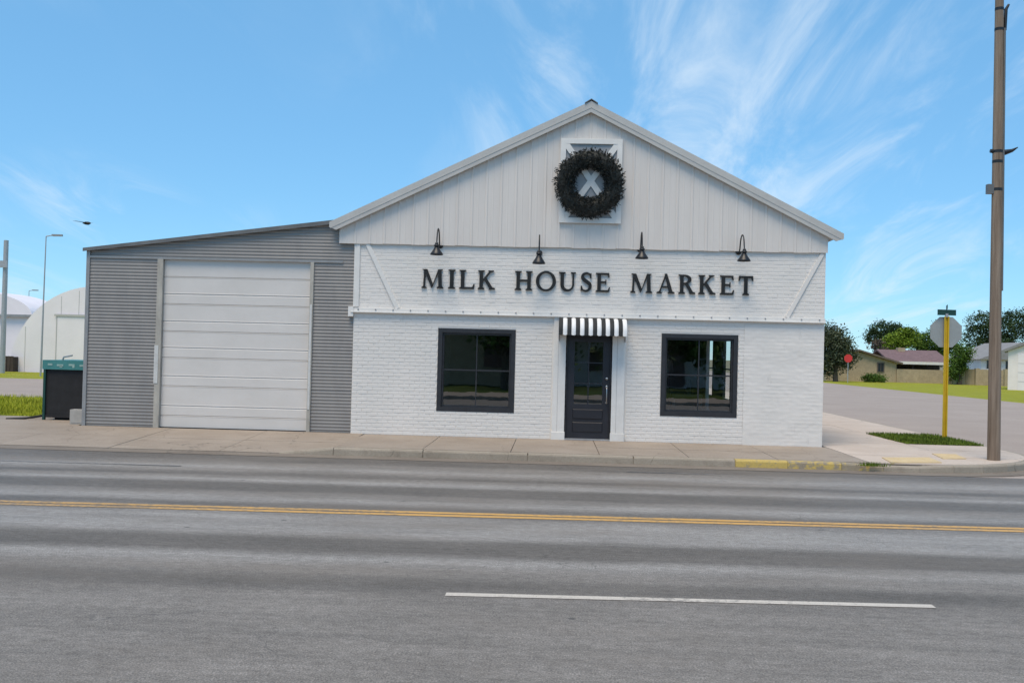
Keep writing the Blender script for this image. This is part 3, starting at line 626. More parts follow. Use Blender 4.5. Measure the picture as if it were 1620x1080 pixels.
def glyph(ch):
    if ch == 'I': return stem(0.085), 0.355
    if ch == 'H': return stem(0.085) + stem(0.66) + [[(.25, .46), (.68, .46), (.68, .56), (.25, .56)]], 0.93
    if ch == 'L': return stem(0.085) + [[(.25, 0), (.76, 0), (.80, .26), (.745, .26), (.68, .10), (.25, .10)]], 0.80
    if ch == 'E': return stem(0.085) + [[(.25, 0), (.70, 0), (.75, .25), (.695, .25), (.63, .10), (.25, .10)], [(.25, .90), (.61, .90), (.655, .76), (.71, .76), (.69, 1), (.25, 1)], [(.25, .47), (.50, .47), (.50, .56), (.25, .56)], [(.50, .38), (.55, .38), (.55, .65), (.50, .65)]], 0.75
    if ch == 'T': return [[(.39-ST/2, .02), (.39+ST/2, .02), (.39+ST/2, .95), (.39-ST/2, .95)], serif(.39, ST), [(0.04, .89), (.74, .89), (.76, 1), (0.02, 1)], [(0.0, .74), (.05, .74), (.13, .90), (.02, 1.0)], [(.78, .74), (.76, 1.0), (.65, .90), (.73, .74)]], 0.78
    if ch == 'M': return [[(.12, .03), (.12+TH, .03), (.25, .97), (.16, .97)], serif(.17, TH), [(.13, 1), (.33, 1), (.66, .16), (.57, .0)], [(.57, 0), (.64, .12), (.98, 1), (.90, 1)],
                          [(.90, .97), (1.07, .97), (1.12, .03), (.93, .03)], serif(1.02, ST), [(.08, 1), (.30, 1), (.26, .93), (.18, .93), (.08, .955)], [(.92, 1), (1.14, 1), (1.14, .955), (1.06, .92), (.92, .92)]], 1.20
    if ch == 'A': return [[(.10, .02), (.185, .02), (.50, .99), (.44, .99)], [(.40, 1.02), (.53, 1.02), (.85, .02), (.65, .02)], [(.24, .30), (.70, .30), (.67, .385), (.27, .385)], serif(.14, .08, ext=.10), serif(.755, .20, ext=.075)], 0.94
    if ch == 'K': return stem(0.085) + [[(.25, .40), (.27, .54), (.62, .97), (.74, .97), (.38, .52)], [(.30, .54), (.44, .62), (.84, .02), (.63, .02)], serif(.69, .10, True, .10), serif(.755, .18, ext=.07)], 0.88
    if ch == 'U': return [[(.085, .35), (.27, .35), (.27, .98), (.085, .98)], serif(.1775, ST, True), [(.70, .35), (.80, .35), (.80, .98), (.70, .98)], serif(.75, .10, True)] + band(ell(.4425, .36, .3575, .38, 180, 360), ell(.485, .36, .215, .26, 180, 360)), 0.93
    if ch == 'O': return band(ell(.53, .5, .52, .53, 0, 360, 44), ell(.53, .5, .345, .43, 0, 360, 44)), 1.06
    if ch == 'R': return stem(0.085) + band(ell(.30, .745, .38, .255, 90, -90), ell(.30, .745, .20, .165, 90, -90)) + [[(.25, .91), (.31, .91), (.31, 1), (.25, 1)], [(.25, .49), (.31, .49), (.31, .58), (.25, .58)], [(.33, .54), (.50, .54), (.82, .02), (.62, .02)], serif(.735, .17, ext=.075)], 0.86
    if ch == 'S':
        pts = cat([(.54, .76), (.50, .90), (.34, .965), (.17, .90), (.12, .75), (.22, .60), (.40, .48), (.51, .36), (.49, .16), (.32, .035), (.14, .09), (.075, .25)])
        n = len(pts); ws = [0.07 + 0.12*math.sin(math.pi*i/(n-1))**2 for i in range(n)]
        return brush(pts, ws) + [[(.50, .70), (.575, .70), (.575, .97), (.53, .97)], [(.03, .02), (.075, .02), (.11, .30), (.035, .30)]], 0.62
sign = thing('sign_lettering', 'raised black serif letters MILK HOUSE MARKET on the white brick', 'sign', (0, -0.02, 3.105))
LET = [('M', 665.5, 701.5), ('I', 708.5, 720), ('L', 726, 750.5), ('K', 755.5, 782), ('H', 814, 842), ('O', 847, 879.5), ('U', 883.5, 912), ('S', 917.5, 936.5), ('E', 942, 965),
       ('M', 996, 1032), ('A', 1038.5, 1067.5), ('R', 1073, 1099), ('K', 1104.5, 1131), ('E', 1138.5, 1161.5), ('T', 1168, 1191.5)]
CAP = 0.382
for ch, a, b_ in LET:
    polys, wd = glyph(ch); ya = 455 + (a-666)/526*13; xa = at(a, ya, -0.04).x; xb = at(b_, ya, -0.04).x; sx = (xb-xa)/wd
    mb = MB()
    for k, p in enumerate(polys):
        # keep faces outward
        area = sum(p[i][0]*p[(i+1) % len(p)][1] - p[(i+1) % len(p)][0]*p[i][1] for i in range(len(p)))
        if area < 0: p = p[::-1]
        mb.prism_xz([(xa + x*sx, z*CAP) for x, z in p], -0.022 - 0.0006*(k % 7), 0.006)
    mb.build('letter', M['letter'], sign)

# striped awning over the door
aw = thing('awning', 'small black and white striped fabric awning over the shop door', 'awning', (0.755, -0.06, 2.27))
a0, a1 = 0.09-0.755, 1.425-0.755; NS = 16; sw = (a1-a0)/NS
def aprof(s_, bulge):
    an = s_*math.pi/2; r = 1 + bulge; return (-0.40*math.sin(an)*r, 0.295*math.cos(an)**0.9*r + (0.0))
for k in range(NS):
    def fn(u_, v_):
        bl = 0.035*math.sin(math.pi*u_); y, z = aprof(min(v_, 0.999)/1.0, bl) if v_ < 1 else (-0.40*(1+bl), -0.04 - 0.012*math.sin(math.pi*u_))
        return (a0 + (k+u_)*sw + (0.0006 if u_ == 0 else -0.0006 if u_ == 1 else 0), y, z)
    MB().grid(fn, 6, 12).build('stripe', M['awning_black'] if k % 2 == 0 else M['awning_white'], aw)
fr2 = MB().tube([(a0, -0.39, -0.02), (a1, -0.39, -0.02)], 0.012, 8)
for x in (a0+.012, a1-.012): fr2.tube([(x, 0.0, -0.03), (x, -0.38, -0.02)], 0.011, 8).tube([(x, 0.0, -0.16), (x, 0.0, 0.28)], 0.011, 8)
fr2.build('frame', M['grey_steel'], aw)
for x in (a0+.005, a1-.005): MB().prism_yz([(0.0, -0.17), (-0.06, -0.05), (-0.37, -0.015)] + [(-0.37*math.sin(q), 0.27*math.cos(q)) for q in [math.pi/2*(1-i/8) for i in range(9)]], x-.0015, x+.0015).build('side_flap', M['hay_panel'], aw)

# gooseneck sign lamps
def gooseneck(px_t, py_t, px_b, py_b, turn, label):
    top = at(px_t, py_t, -0.30); bot = at(px_b, py_b, -0.46); zt, zb = top.z, bot.z; x = (top.x+bot.x)/2
    t_ = thing('gooseneck_lamp', label, 'lamp', (x, -0.012, zb), 'gooseneck lamps above the lettering'); t_.rotation_euler.z = R(turn)
    H = zt-zb
    MB().lathe([(0.0, -0.03), (0.05, -0.03), (0.062, -0.012), (0.062, 0.0)], lambda r, q, c, s_: (r*c, q, H*0.42+r*s_), 16).build('wall_plate', M['black_metal'], t_)
    pts = [(0, -0.01, H*.42), (0, -0.06, H*.43), (0, -0.10, H*.52), (0, -0.135, H*.74), (0, -0.19, H*.92), (0, -0.27, H*.985), (0, -0.35, H*.92), (0, -0.405, H*.74), (0, -0.44, H*.48), (0, -0.45, H*.40)]
    pp = [(0, q[0], q[1]) for q in cat([(p[1], p[2]) for p in pts], 4)]
    MB().tube(pp, 0.0135, 8).build('arm', M['black_metal'], t_)
    sh = MB().lathe([(0.0, H*.44), (0.030, H*.44), (0.034, H*.40), (0.034, H*.30), (0.046, H*.27), (0.056, H*.22), (0.085, H*.14), (0.118, H*.06), (0.128, 0.012), (0.130, 0.0), (0.124, 0.0), (0.112, H*.06), (0.075, H*.14), (0.03, H*.2), (0.0, H*.2)],
        lambda r, q, c, s_: (r*c, -0.45 + r*s_ - (q-H*.4)*0.12, q), 22).build('shade', M['black_metal'], t_)
    MB().lathe([(0.0, H*.30), (0.052, H*.30), (0.055, H*.34), (0.045, H*.37), (0.0, H*.38)], lambda r, q, c, s_: (r*c, -0.45+r*s_, q), 16).build('collar', M['black_metal'], t_)
gooseneck(694, 361, 692, 403, -2, 'black gooseneck lamp above the first word of the lettering')
gooseneck(853, 371, 853, 417, 0, 'low hanging black gooseneck lamp above the middle word of the lettering')
gooseneck(1015, 367, 1016, 409, 0, 'black gooseneck lamp above the gap beside the hay door')
gooseneck(1171, 371, 1177, 413, 4, 'twisted black gooseneck lamp above the end of the last word')

# wreath over the hay door
wr = thing('wreath', 'large dark evergreen wreath hung over the hay door', 'wreath', (0.632, -0.20, 4.53))
WC = 0.71; RR, RT = 0.495, 0.205
core = MB(); core.grid(lambda a, b_: ((RR+0.15*math.cos(b_*6.2832))*math.cos(a*6.2832), 0.10*math.sin(b_*6.2832), WC+(RR+0.15*math.cos(b_*6.2832))*math.sin(a*6.2832)), 40, 10)
core.build('core', M['needles'], wr)
fo = MB()
for _ in range(2600):
    th = random.uniform(0, 6.283); ph = random.uniform(0, 6.283); rt = RT*random.uniform(.45, .98)
    c = Vector((math.cos(th), 0, math.sin(th))); o_ = c*math.cos(ph) + Vector((0, -1, 0))*math.sin(ph); p = c*(RR) + o_*rt*Vector((1, .8, 1)).length/1.63
    tang = Vector((-math.sin(th), 0, math.cos(th))); d = (tang*random.uniform(.2, 1.0) + o_*random.uniform(.25, .95) + Vector((random.gauss(0, .3), random.gauss(0, .3), random.gauss(0, .3)))).normalized()
    Lg = random.uniform(.03, .075)
    for q in range(6):
        s0 = p + d*Lg*q/6; nd = (d + Vector((random.gauss(0, .6), random.gauss(0, .6), random.gauss(0, .6)))).normalized()*random.uniform(.022, .040); sd_ = nd.cross(Vector((random.random(), random.random(), random.random()))).normalized()*0.0075
        s0 = Vector((s0.x, min(s0.y, 0.07), s0.z+WC)); fo.add([s0-sd_, s0+sd_, s0+nd+sd_*.3, s0+nd-sd_*.3], [(0, 1, 2, 3)])
fo.build('foliage', M['needles'], wr)

# ------------------------------------------------------------------ things inside the shop
tb = thing('side_table', 'small white side table behind the window by the smooth corner panel', 'table', (3.25, 4.4, 0.165))
MB().box(-.36, .36, -.2, .2, .74, .79).build('table_top', M['furniture_white'], tb); MB().box(-.33, .33, -.17, .17, .14, .17).build('shelf', M['furniture_white'], tb)
for sx in (-.32, .32):
    for sy in (-.17, .17): MB().box(sx-.025, sx+.025, sy-.025, sy+.025, 0, .74).build('leg', M['furniture_white'], tb)
vs_ = MB().lathe([(0.0, 0), (.07, 0), (.085, .1), (.05, .26), (.03, .34), (.035, .36)], n=14).build('vase', M['furniture_white'], None); vs_.location = (3.3, 4.4, 0.955); tag(vs_, 'white vase on the small white side table', 'vase')
pl = thing('post', 'slim white interior post behind the window by the smooth corner panel', 'post', (4.75, 11.0, 0.165)); MB().box(-.05, .05, -.05, .05, 0, 3.235).build('shaft', M['furniture_white'], pl); MB().box(-.08, .08, -.08, .08, 0.0, .12).build('base', M['furniture_white'], pl)
sc_ = thing('floor_lamp', 'white cone shaded floor lamp inside the shop window', 'lamp', (2.62, 2.6, 0.165))
MB().tube([(0, 0, 0), (0, 0, 1.35)], 0.012, 8).build('stem', M['black_metal'], sc_); MB().lathe([(.14, 0), (.14, .02), (0, .03)], n=16).build('base', M['black_metal'], sc_)
MB().lathe([(.05, 1.62), (.09, 1.33), (.085, 1.33), (.045, 1.62)], n=16).build('lamp_shade', M['furniture_white'], sc_)

# ------------------------------------------------------------------ metal lean-to
LY = 0.035; LX0, LX1 = -9.56, -4.06
lean = thing('lean_to', 'grey corrugated metal lean-to with a tall white overhead door', 'garage', (0, 0, 0))
GD = (-7.985, -4.955, 0.15, 3.59)
def ltop(x): return 3.735 + (x+9.56)*(4.395-3.735)/(9.56-4.50)
PIT = 0.0676
def corr(x0, x1, z0, z1, name='corrugated_sheet', top=None, n=3, dy=0.0):
    rows = int((z1-z0)/PIT*6)+1; nc = max(2, n)
    def fn(a, b_):
        x = x0+(x1-x0)*a; z = z0+(z1-z0)*b_
        if top: z = min(z, top(x))
        return (x, LY + dy - 0.0048*math.cos(z/PIT*6.2832) + 0.004*mnoise.noise(Vector((x*1.3, 3, z*1.1))), z)
    return MB().grid(fn, nc, rows).build(name, M['galv'], lean)
for a, b_, dy in ((0.155, 1.02, 0.0), (1.0, 1.98, -.004), (1.96, 2.86, 0.0), (2.84, 3.598, -.004)):
    corr(LX0, -8.10, a, b_, n=6, dy=dy); corr(-4.89, LX1, a, b_, n=4, dy=dy)
for a, b_ in ((LX0, -7.5), (-7.52, -5.6), (-5.62, -4.0)): corr(a, b_, 3.60, 4.50, top=lambda x: ltop(x)-.005, n=12, dy=0.0 if a < -7 else -.003)
# backing wall behind the sheets, leaving the door opening
MB().box(LX0+.02, GD[0]-.04, LY+.03, LY+.12, .12, 3.6).box(GD[1]+.04, LX1, LY+.03, LY+.12, .12, 3.6).prism_xz([(LX0+.02, 3.6), (LX1, 3.6), (LX1, ltop(LX1)-.02), (LX0+.02, ltop(LX0)-.02)], LY+.03, LY+.12).build('backing_wall', M['galv_trim'], lean)
MB().box(LX0, LX0+.02, LY+.03, 11, .12, ltop(LX0)-.03).build('side_wall', M['galv'], lean)
MB().box(LX0-.022, LX0+.05, LY-.03, LY+.1, .15, ltop(LX0)-.01).build('corner_trim', M['galv_trim'], lean)
MB().box(LX0+.05, -4.3, LY-.03, LY-.012, 3.575, 3.62).build('header_flashing', M['galv_trim'], lean)
MB().box(-8.10, GD[0], LY-.04, LY+.09, .15, 3.574).build('jamb', M['dirty_jamb'], lean)
MB().box(GD[1], -4.885, LY-.04, LY+.09, .15, 3.574).build('jamb', M['dirty_jamb'], lean)
MB().box(-8.112, -8.03, LY-.048, LY-.0405, 1.05, 1.82).build('jamb_patch', M['pale_jamb'], lean)
MB().box(-4.945, -4.90, LY-.048, LY-.0405, .6, 2.72).build('jamb_patch', M['pale_jamb'], lean)
MB().box(GD[0], GD[1], LY-.02, LY+.09, 3.575, 3.62).build('lintel', M['galv_trim'], lean)
rf = MB().prism_xz([(LX0-.07, ltop(LX0-.07)), (-4.2, ltop(-4.2)), (-4.2, ltop(-4.2)+.035), (LX0-.07, ltop(LX0-.07)+.035)], LY-.09, 11.1).build('roof', M['dark_roof'], lean)
MB().prism_xz([(LX0-.075, ltop(LX0-.07)-.03), (-4.35, ltop(-4.35)-.045), (-4.35, ltop(-4.35)+.04), (LX0-.075, ltop(LX0-.07)+.04)], LY-.096, LY-.0905).build('roof_edge', M['dark_roof'], rf)
# overhead door: ribbed horizontal sections
seams = [3.585, 3.224, 2.670, 2.117, 1.578, 1.0, 0.40, 0.15]; mids = [None, 2.876, 2.323, 1.783, 1.205, 0.60, None]
od = MB().box(GD[0], GD[1], LY+.075, LY+.10, .13, 3.6).build('overhead_door', M['garage'], lean)
def section(z0, z1, zm):
    pr = [(LY+.074, z0+.003), (LY+.052, z0+.003), (LY+.046, z0+.014)]
    if zm: pr += [(LY+.046, zm-.022), (LY+.058, zm-.006), (LY+.058, zm+.004), (LY+.042, zm+.012), (LY+.046, zm+.03)]
    pr += [(LY+.046, z1-.02), (LY+.041, z1-.010), (LY+.046, z1-.004), (LY+.074, z1-.004)]
    return MB().prism_yz(pr, GD[0]+.004, GD[1]-.004).build('door_section', M['garage'], od)
for i in range(7): section(seams[i+1], seams[i], mids[i])
MB().box(GD[0], GD[1], LY+.03, LY+.10, .142, .165).build('weather_strip', M['black_metal'], od)

# ------------------------------------------------------------------ utility pole, corner signs
pb = on_ground(1572, 727, 0.143); pt = at(1583, -140, pb.y)
up = thing('utility_pole', 'tall weathered wooden utility pole at the street corner', 'pole', tuple(pb)); dv = pt - pb
mb = MB(); mb.tube([dv*(i/14) - Vector((0, 0, .1 if i == 0 else 0)) for i in range(15)], [0.112 - 0.046*i/14 for i in range(15)], 18); mb.build('shaft', M['pole_wood'], up)
def along(px, py): 
    q = at(px, py, pb.y); k = (q.z-pb.z)/dv.z; return dv*k
def ring(py, name='band'): 
    c = along(1578, py); r = 0.115 - 0.046*c.z/dv.z; MB().tube([c-Vector((0, 0, .025)), c+Vector((0, 0, .025))], r, 16).build(name, M['black_metal'], up); return c, r
c, r = ring(240); MB().tube([c+Vector((-r-.04, 0, .01)), c+Vector((r+.05, 0, -.01)), c+Vector((r+.16, -.02, .02)), c+Vector((r+.26, -.02, .08))], [.035, .05, .03, .008], 8).build('wire_bracket', M['black_metal'], up)
c, r = ring(15); MB().tube([c+Vector((r+.03, 0, -.38)), c+Vector((r+.04, 0, 0)), c+Vector((r+.09, 0, .09))], [.028, .032, .02], 8).build('conduit_head', M['black_metal'], up)
MB().tube([c+Vector((r+.012, -.03, -.35)), along(1580, 460)+Vector((.095, -.03, 0))], .022, 8).build('conduit', M['dark_roof'], up)
c, r = ring(47); c, r = ring(300); MB().box(c.x-r-.09, c.x-r+.03, c.y-.05, c.y+.05, c.z-.08, c.z+.09).build('junction_box', M['dark_roof'], up); ring(256)

ss = thing('stop_sign', 'back of an octagonal stop sign on a yellow post on the grass verge', 'sign', (8.92, 3.12, 0.15))
PH = 2.78
MB().add([(x, y, z) for z in (-0.1, PH) for x, y in ((-.055, -.02), (-.03, -.02), (-.022, .02), (.022, .02), (.03, -.02), (.055, -.02), (.055, -.014), (.036, -.014), (.027, .028), (-.027, .028), (-.036, -.014), (-.055, -.014))],
    [(k, (k+1) % 12, (k+1) % 12+12, k+12) for k in range(12)]).build('post', M['yellow_post'], ss)
oc = [(0.345/math.cos(R(22.5))*math.cos(R(22.5+45*k)), 2.42 + 0.345/math.cos(R(22.5))*math.sin(R(22.5+45*k))) for k in range(8)]
pn = MB().prism_xz(oc, .032, .036).build('sign_panel', M['sign_back'], ss); MB().prism_xz(oc, .0362, .0368).build('sign_face', M['red_sign'], pn)
nb = MB().box(-.22, .22, -.006, .006, PH+.02, PH+.15); nb.build('street_name_blade', M['green_sign'], ss).rotation_euler.z = R(12)
MB().box(-.006, .006, -.22, .22, PH+.155, PH+.25).build('street_name_blade', M['green_sign'], ss).rotation_euler.z = R(-14)
MB().box(-.03, .03, -.02, .02, PH-.02, PH+.06).build('bracket', M['grey_steel'], ss)
ss.rotation_euler.z = R(-4)

# far stop sign
p = on_ground(1341, 605, -0.03); fs = thing('stop_sign', 'distant red stop sign seen near the brown brick house', 'sign', tuple(p)); k_ = 0.36
MB().tube([(0, 0, 0), (0, 0, 2.5)], 0.04, 8).build('post', M['grey_steel'], fs)
oc = [(.39*math.cos(R(22.5+45*k)), 2.2+.39*math.sin(R(22.5+45*k))) for k in range(8)]; MB().prism_xz(oc, -.05, -.045).build('sign_panel', M['red_sign'], fs)
oc2 = [(.33*math.cos(R(22.5+45*k)), 2.2+.33*math.sin(R(22.5+45*k))) for k in range(8)]

# ------------------------------------------------------------------ trees
def tree(name, label, cat, base, lobes, n, ls, m, trunk_h, tr=0.18, group=None):
    """lobes: (x, y, z, rx, ry, rz) relative to base"""
    t_ = thing(name, label, cat, tuple(base), group)
    tk = MB(); tk.tube([(0, 0, -.1), (random.uniform(-.1, .1), 0, trunk_h*.5), (random.uniform(-.2, .2), 0, trunk_h)], [tr*1.2, tr, tr*.7], 8)
    for L_ in lobes: tk.tube([(0, 0, trunk_h*.7), (L_[0]*.5, L_[1]*.5, (trunk_h*.7+L_[2])/2+.2), (L_[0], L_[1], L_[2]+L_[5]*.3)], [tr*.55, tr*.38, tr*.12], 6)
    tk.build('trunk', M['bark'], t_)
    cr = MB(); vol = [l[3]*l[4]*l[5] for l in lobes]; tot = sum(vol)
    for L_, vv_ in zip(lobes, vol):
        cn = max(6, int(n*vv_/tot/28)); 
        for _ in range(cn):
            d = Vector((random.gauss(0, 1), random.gauss(0, 1), random.gauss(0, 1))).normalized(); rr = random.uniform(.35, 1.0)**.6 * random.uniform(.8, 1.12)
            c = Vector((L_[0]+d.x*L_[3]*rr, L_[1]+d.y*L_[4]*rr, L_[2]+d.z*L_[5]*rr)); cs = ls*random.uniform(1.4, 3.0)
            for _k in range(28):
                q = c + Vector((random.gauss(0, cs), random.gauss(0, cs), random.gauss(0, cs*.7)))
                a = Vector((random.gauss(0, 1), random.gauss(0, 1), random.gauss(0, .6))).normalized(); b_ = a.cross(Vector((random.gauss(0, 1), random.gauss(0, 1), random.gauss(0, 1)))).normalized()
                s_ = ls*random.uniform(.6, 1.2); cr.add([q-a*s_, q+b_*s_*.55, q+a*s_, q-b_*s_*.55], [(0, 1, 2, 3)])
    cr.build('crown', m, t_); return t_
def lobes_px(base, Y, spec):
    o = []
    for px, py, rpx, rpy in spec:
        c = at(px, py, Y); s_ = (Y-CAM.y)/FPX; o.append((c.x-base[0], random.uniform(-.5, .5)*rpx*s_*.6, c.z-base[2], rpx*s_, rpx*s_*.8, rpy*s_))
    return o
def px_tree(name, label, bx, Y, spec, n, ls, m, group=None):
    b = at(bx, 600, Y); b = (b.x, Y, -0.05); L_ = lobes_px(b, Y, spec); return tree(name, label, 'tree', b, L_, n, ls, m, min(l[2] for l in L_), 0.22, group)
px_tree('shade_tree', 'dark shade tree beside the end of the brown brick house', 1322, 75, [(1318, 545, 24, 30), (1335, 560, 20, 26), (1312, 575, 18, 20), (1308, 528, 14, 16)], 11000, .13, M['leaf_grey'])
px_tree('tall_tree', 'tall loose tree with gaps rising behind the brown brick house', 1405, 108, [(1400, 522, 26, 13), (1384, 535, 16, 12), (1425, 524, 20, 8), (1405, 545, 22, 12)], 8000, .13, M['leaf_dark'])
px_tree('round_tree', 'bright yellow green round tree behind the red shingle roof', 1424, 100, [(1424, 538, 26, 12), (1436, 530, 16, 10), (1412, 549, 20, 11)], 8000, .13, M['leaf_bright'])
px_tree('broad_tree', 'mid green broad tree behind the stop sign post', 1478, 102, [(1475, 545, 28, 22), (1490, 522, 16, 15), (1460, 543, 16, 14), (1500, 555, 22, 24)], 10000, .13, M['leaf_mid'])
px_tree('large_tree', 'large dark tree standing behind the white house', 1570, 112, [(1560, 512, 30, 20), (1590, 520, 30, 24), (1545, 535, 22, 22), (1612, 505, 22, 18), (1575, 545, 34, 18), (1632, 520, 26, 24)], 15000, .14, M['leaf_dark'])
px_tree('small_tree', 'small bright green tree against the tan garden wall', 1517, 76, [(1516, 577, 13, 16), (1524, 560, 14, 14), (1510, 590, 11, 12)], 5000, .10, M['leaf_mid'])
px_tree('bare_tree', 'reddish brown thin crowned tree behind the house ridge', 1385, 97, [(1385, 546, 10, 9), (1392, 553, 9, 8)], 500, .16, M['bark'])
b = at(1383, 606, 76.5); tree('hedge_bush', 'rounded clipped dark bush in front of the brown brick house', 'bush', (b.x, 76.5, -0.05), [(0, 0, .42, 1.0, .8, .42), (-.55, 0, .36, .6, .6, .36), (.55, 0, .36, .6, .6, .34)], 3200, .07, M['leaf_mid'], .2, .08)

# ------------------------------------------------------------------ houses across the side street
HY = 79.0
def hp(px, py, Y=HY): q = at(px, py, Y); return q
GZ = -0.06
hs = thing('brick_house', 'low tan brick house with a brownish red shingle roof', 'house', (hp(1380, 600).x, HY, GZ)); ox = hs.location.x
lx = lambda px, Y=HY: hp(px, 590, Y).x - ox
lz = lambda py, px=1380, Y=HY: hp(px, py, Y).z - GZ
eL, eR = lx(1306), lx(1418); zr = lz(554, 1357); zel = lz(566, 1310); zer = lz(573, 1416)
apx = lx(1357)
MB().prism_xz([(eL, 0), (eR, 0), (eR, zer-.05), (apx, zr-.12), (eL, zel-.05)], 0, 9).build('wall', M['tan_wall'], hs)
rfh = MB().prism_xz([(eL-.4, zel-.25), (apx, zr-.06), (eR+.5, zer-.2), (eR+.5, zer-.02), (apx, zr+.1), (eL-.4, zel-.05)], -0.4, 9.4).build('roof', M['roof_brown'], hs)
MB().box(apx-1.1, apx-.3, 3, 3.9, zr-.3, zr+.45).build('chimney', M['tan_wall'], rfh)
wz0, wz1 = lz(589, 1394), lz(573, 1394); wx0, wx1 = lx(1387), lx(1399)
wnd = MB().box(wx0, wx1, -.05, .06, wz0, wz1).build('window', M['roof_brown'], hs)
MB().box(wx0+.1, (wx0+wx1)/2-.02, -.07, -.04, wz0+.1, wz1-.1).build('pane', M['dark_glass'], wnd); MB().box((wx0+wx1)/2+.02, wx1-.1, -.07, -.04, wz0+.1, wz1-.1).build('pane', M['dark_glass'], wnd)
# carport wing
cX0, cX1 = eR+.005, lx(1502, HY); zfe = lz(573, 1460); zrd = lz(556, 1450, HY+4)
MB().box(cX0, cX1+.2, -.15, .05, 0, lz(584, 1440)).build('low_wall', M['tan_wall'], hs)
MB().box(cX0, cX1+.2, 3.0, 3.2, 0, zfe).build('rear_wall', M['dark_wood'], hs)
rw = MB().prism_yz([(.2, zfe-.12), (4.2, zrd), (8.4, zfe-.12), (8.4, zfe), (4.2, zrd+.14), (.2, zfe+.02)], cX0-.6, cX1+.3).build('roof', M['roof_red'], hs)
MB().box(cX0-.1, cX1+.32, .12, .1998, zfe-.22, zfe+.05).build('fascia', M['white_trim'], hs)
for k in range(4): x = cX0+.2+(cX1-.2-cX0-.2)*k/3; MB().box(x-.06, x+.06, .5, .62, 0, zfe-.06).build('post', M['dark_wood'], hs)
MB().box(-1.2, -.5, 3.6, 4.3, zrd-.2, zrd+.35).build('chimney', M['tan_wall'], rw).location.x = (cX0+cX1)/2
# tan garden wall
a, b_ = at(1502, 607, 77.5), at(1592, 611, 74.0)
gw = thing('garden_wall', 'tan masonry garden wall between the houses', 'wall', (0, 0, GZ)); hw = at(1550, 584, 76).z - GZ
def slantbox(mb, a, b_, th, z0, z1):
    d = (Vector((b_.x, b_.y))-Vector((a.x, a.y))).normalized(); n = Vector((-d.y, d.x))*th
    return mb.prism_xy([(a.x, a.y), (b_.x, b_.y), (b_.x+n.x, b_.y+n.y), (a.x+n.x, a.y+n.y)], z0, z1)
slantbox(MB(), a, b_, .2, 0, hw).build('masonry', M['tan_wall'], gw)
for k in range(5): q = a.lerp(b_, k/4); MB().box(q.x-.2, q.x+.2, q.y-.1, q.y+.28, 0, hw+.08).build('pier', M['tan_wall'], gw)
# white house and white garage
wh = thing('white_house', 'white house with a grey hipped roof behind the garden wall', 'house', (at(1590, 600, 88).x, 88, GZ)); ox2 = wh.location.x
l2 = lambda px: at(px, 580, 88).x-ox2; z2 = lambda py: at(1590, py, 88).z-GZ
MB().box(l2(1552), l2(1700), 0, 8, 0, z2(568)).build('wall', M['white_wall'], wh)
MB().prism_xz([(l2(1546), z2(569)), (l2(1706), z2(569)), (l2(1640), z2(543)), (l2(1612), z2(541))], -.6, 8.6).build('roof', M['roof_grey'], wh)
for q in (1566, 1596): w_ = MB().box(l2(q-5), l2(q+5), -.06, .02, z2(584), z2(571)).build('window', M['dark_glass'], wh); MB().box(l2(q-6), l2(q+6), -.09, -.04, z2(585.5), z2(584)).build('sill', M['white_wall'], w_)
gq = on_ground(1594, 617, GZ); gg = thing('white_garage', 'small white gabled garage beside the garden wall', 'garage', (gq.x, gq.y, GZ)); s_ = (gq.y+20)/FPX
GH = (617-556)*s_; GWd = 5.5; gg.rotation_euler.z = R(-25)
MB().prism_xz([(0, 0), (GWd, 0), (GWd, GH), (GWd/2, GH+1.1), (0, GH)], 0, 6).build('wall', M['white_wall'], gg)
MB().prism_xz([(-.3, GH-.1), (GWd/2, GH+1.15), (GWd+.3, GH-.1), (GWd+.3, GH+.05), (GWd/2, GH+1.32), (-.3, GH+.05)], -.3, 6.3).build('roof', M['roof_grey'], gg)
gd_ = MB().box(.7, 3.4, -.05, .03, 0.02, GH-.25).build('garage_door', M['quonset'], gg)
for k in range(1, 4): MB().box(.7, 3.4, -.06, -.051, (GH-.25)*k/4-.015, (GH-.25)*k/4+.015).build('seam', M['rake'], gd_)

# ------------------------------------------------------------------ left background
QY = 40.0; qc = at(150, 588, QY); QR = 5.25
qh = thing('quonset_hut', 'white arched metal hut with a large sliding door', 'hut', (qc.x, QY, GZ))
ap = [((QR+.12)*math.cos(R(a)), (QR+.12)*math.sin(R(a))) for a in range(0, 181, 6)]
MB().prism_xz(ap, -.02, .15).build('end_wall', M['quonset'], qh)
sh_ = MB()
def arch(u_, v_): a = math.pi*u_; r = QR+.06+.03*math.sin(v_*40*math.pi); return (r*math.cos(a), v_*18+.1, r*math.sin(a))
sh_.grid(arch, 36, 80).build('arched_roof', M['quonset'], qh)
for k in range(-4, 5):
    x = k*1.1; MB().box(x-.015, x+.015, -.032, -.0205, 0, math.sqrt(max(.1, QR*QR-x*x))-.06).build('panel_seam', M['rake'], qh)
dq0 = at(90, 545, QY).x-qc.x; dzt = at(95, 500, QY).z-GZ
dq = MB().box(dq0, dq0+4.6, -.09, -.021, 0.05, dzt).build('sliding_door', M['quonset'], qh); MB().box(dq0-.15, dq0+4.8, -.15, -.0905, dzt, dzt+.12).build('door_track', M['rake'], dq); MB().box(dq0-.03, dq0+.02, -.11, -.0905, 0.05, dzt).build('edge', M['rake'], dq)
SY = 58.0; sq = at(-60, 560, SY); sb = thing('metal_barn', 'white round roofed metal barn with a dark eave line beyond the arched hut', 'barn', (sq.x, SY, GZ))
zs_ = lambda py, px=10: at(px, py, SY).z-GZ; wq = at(46, 560, SY).x-sq.x
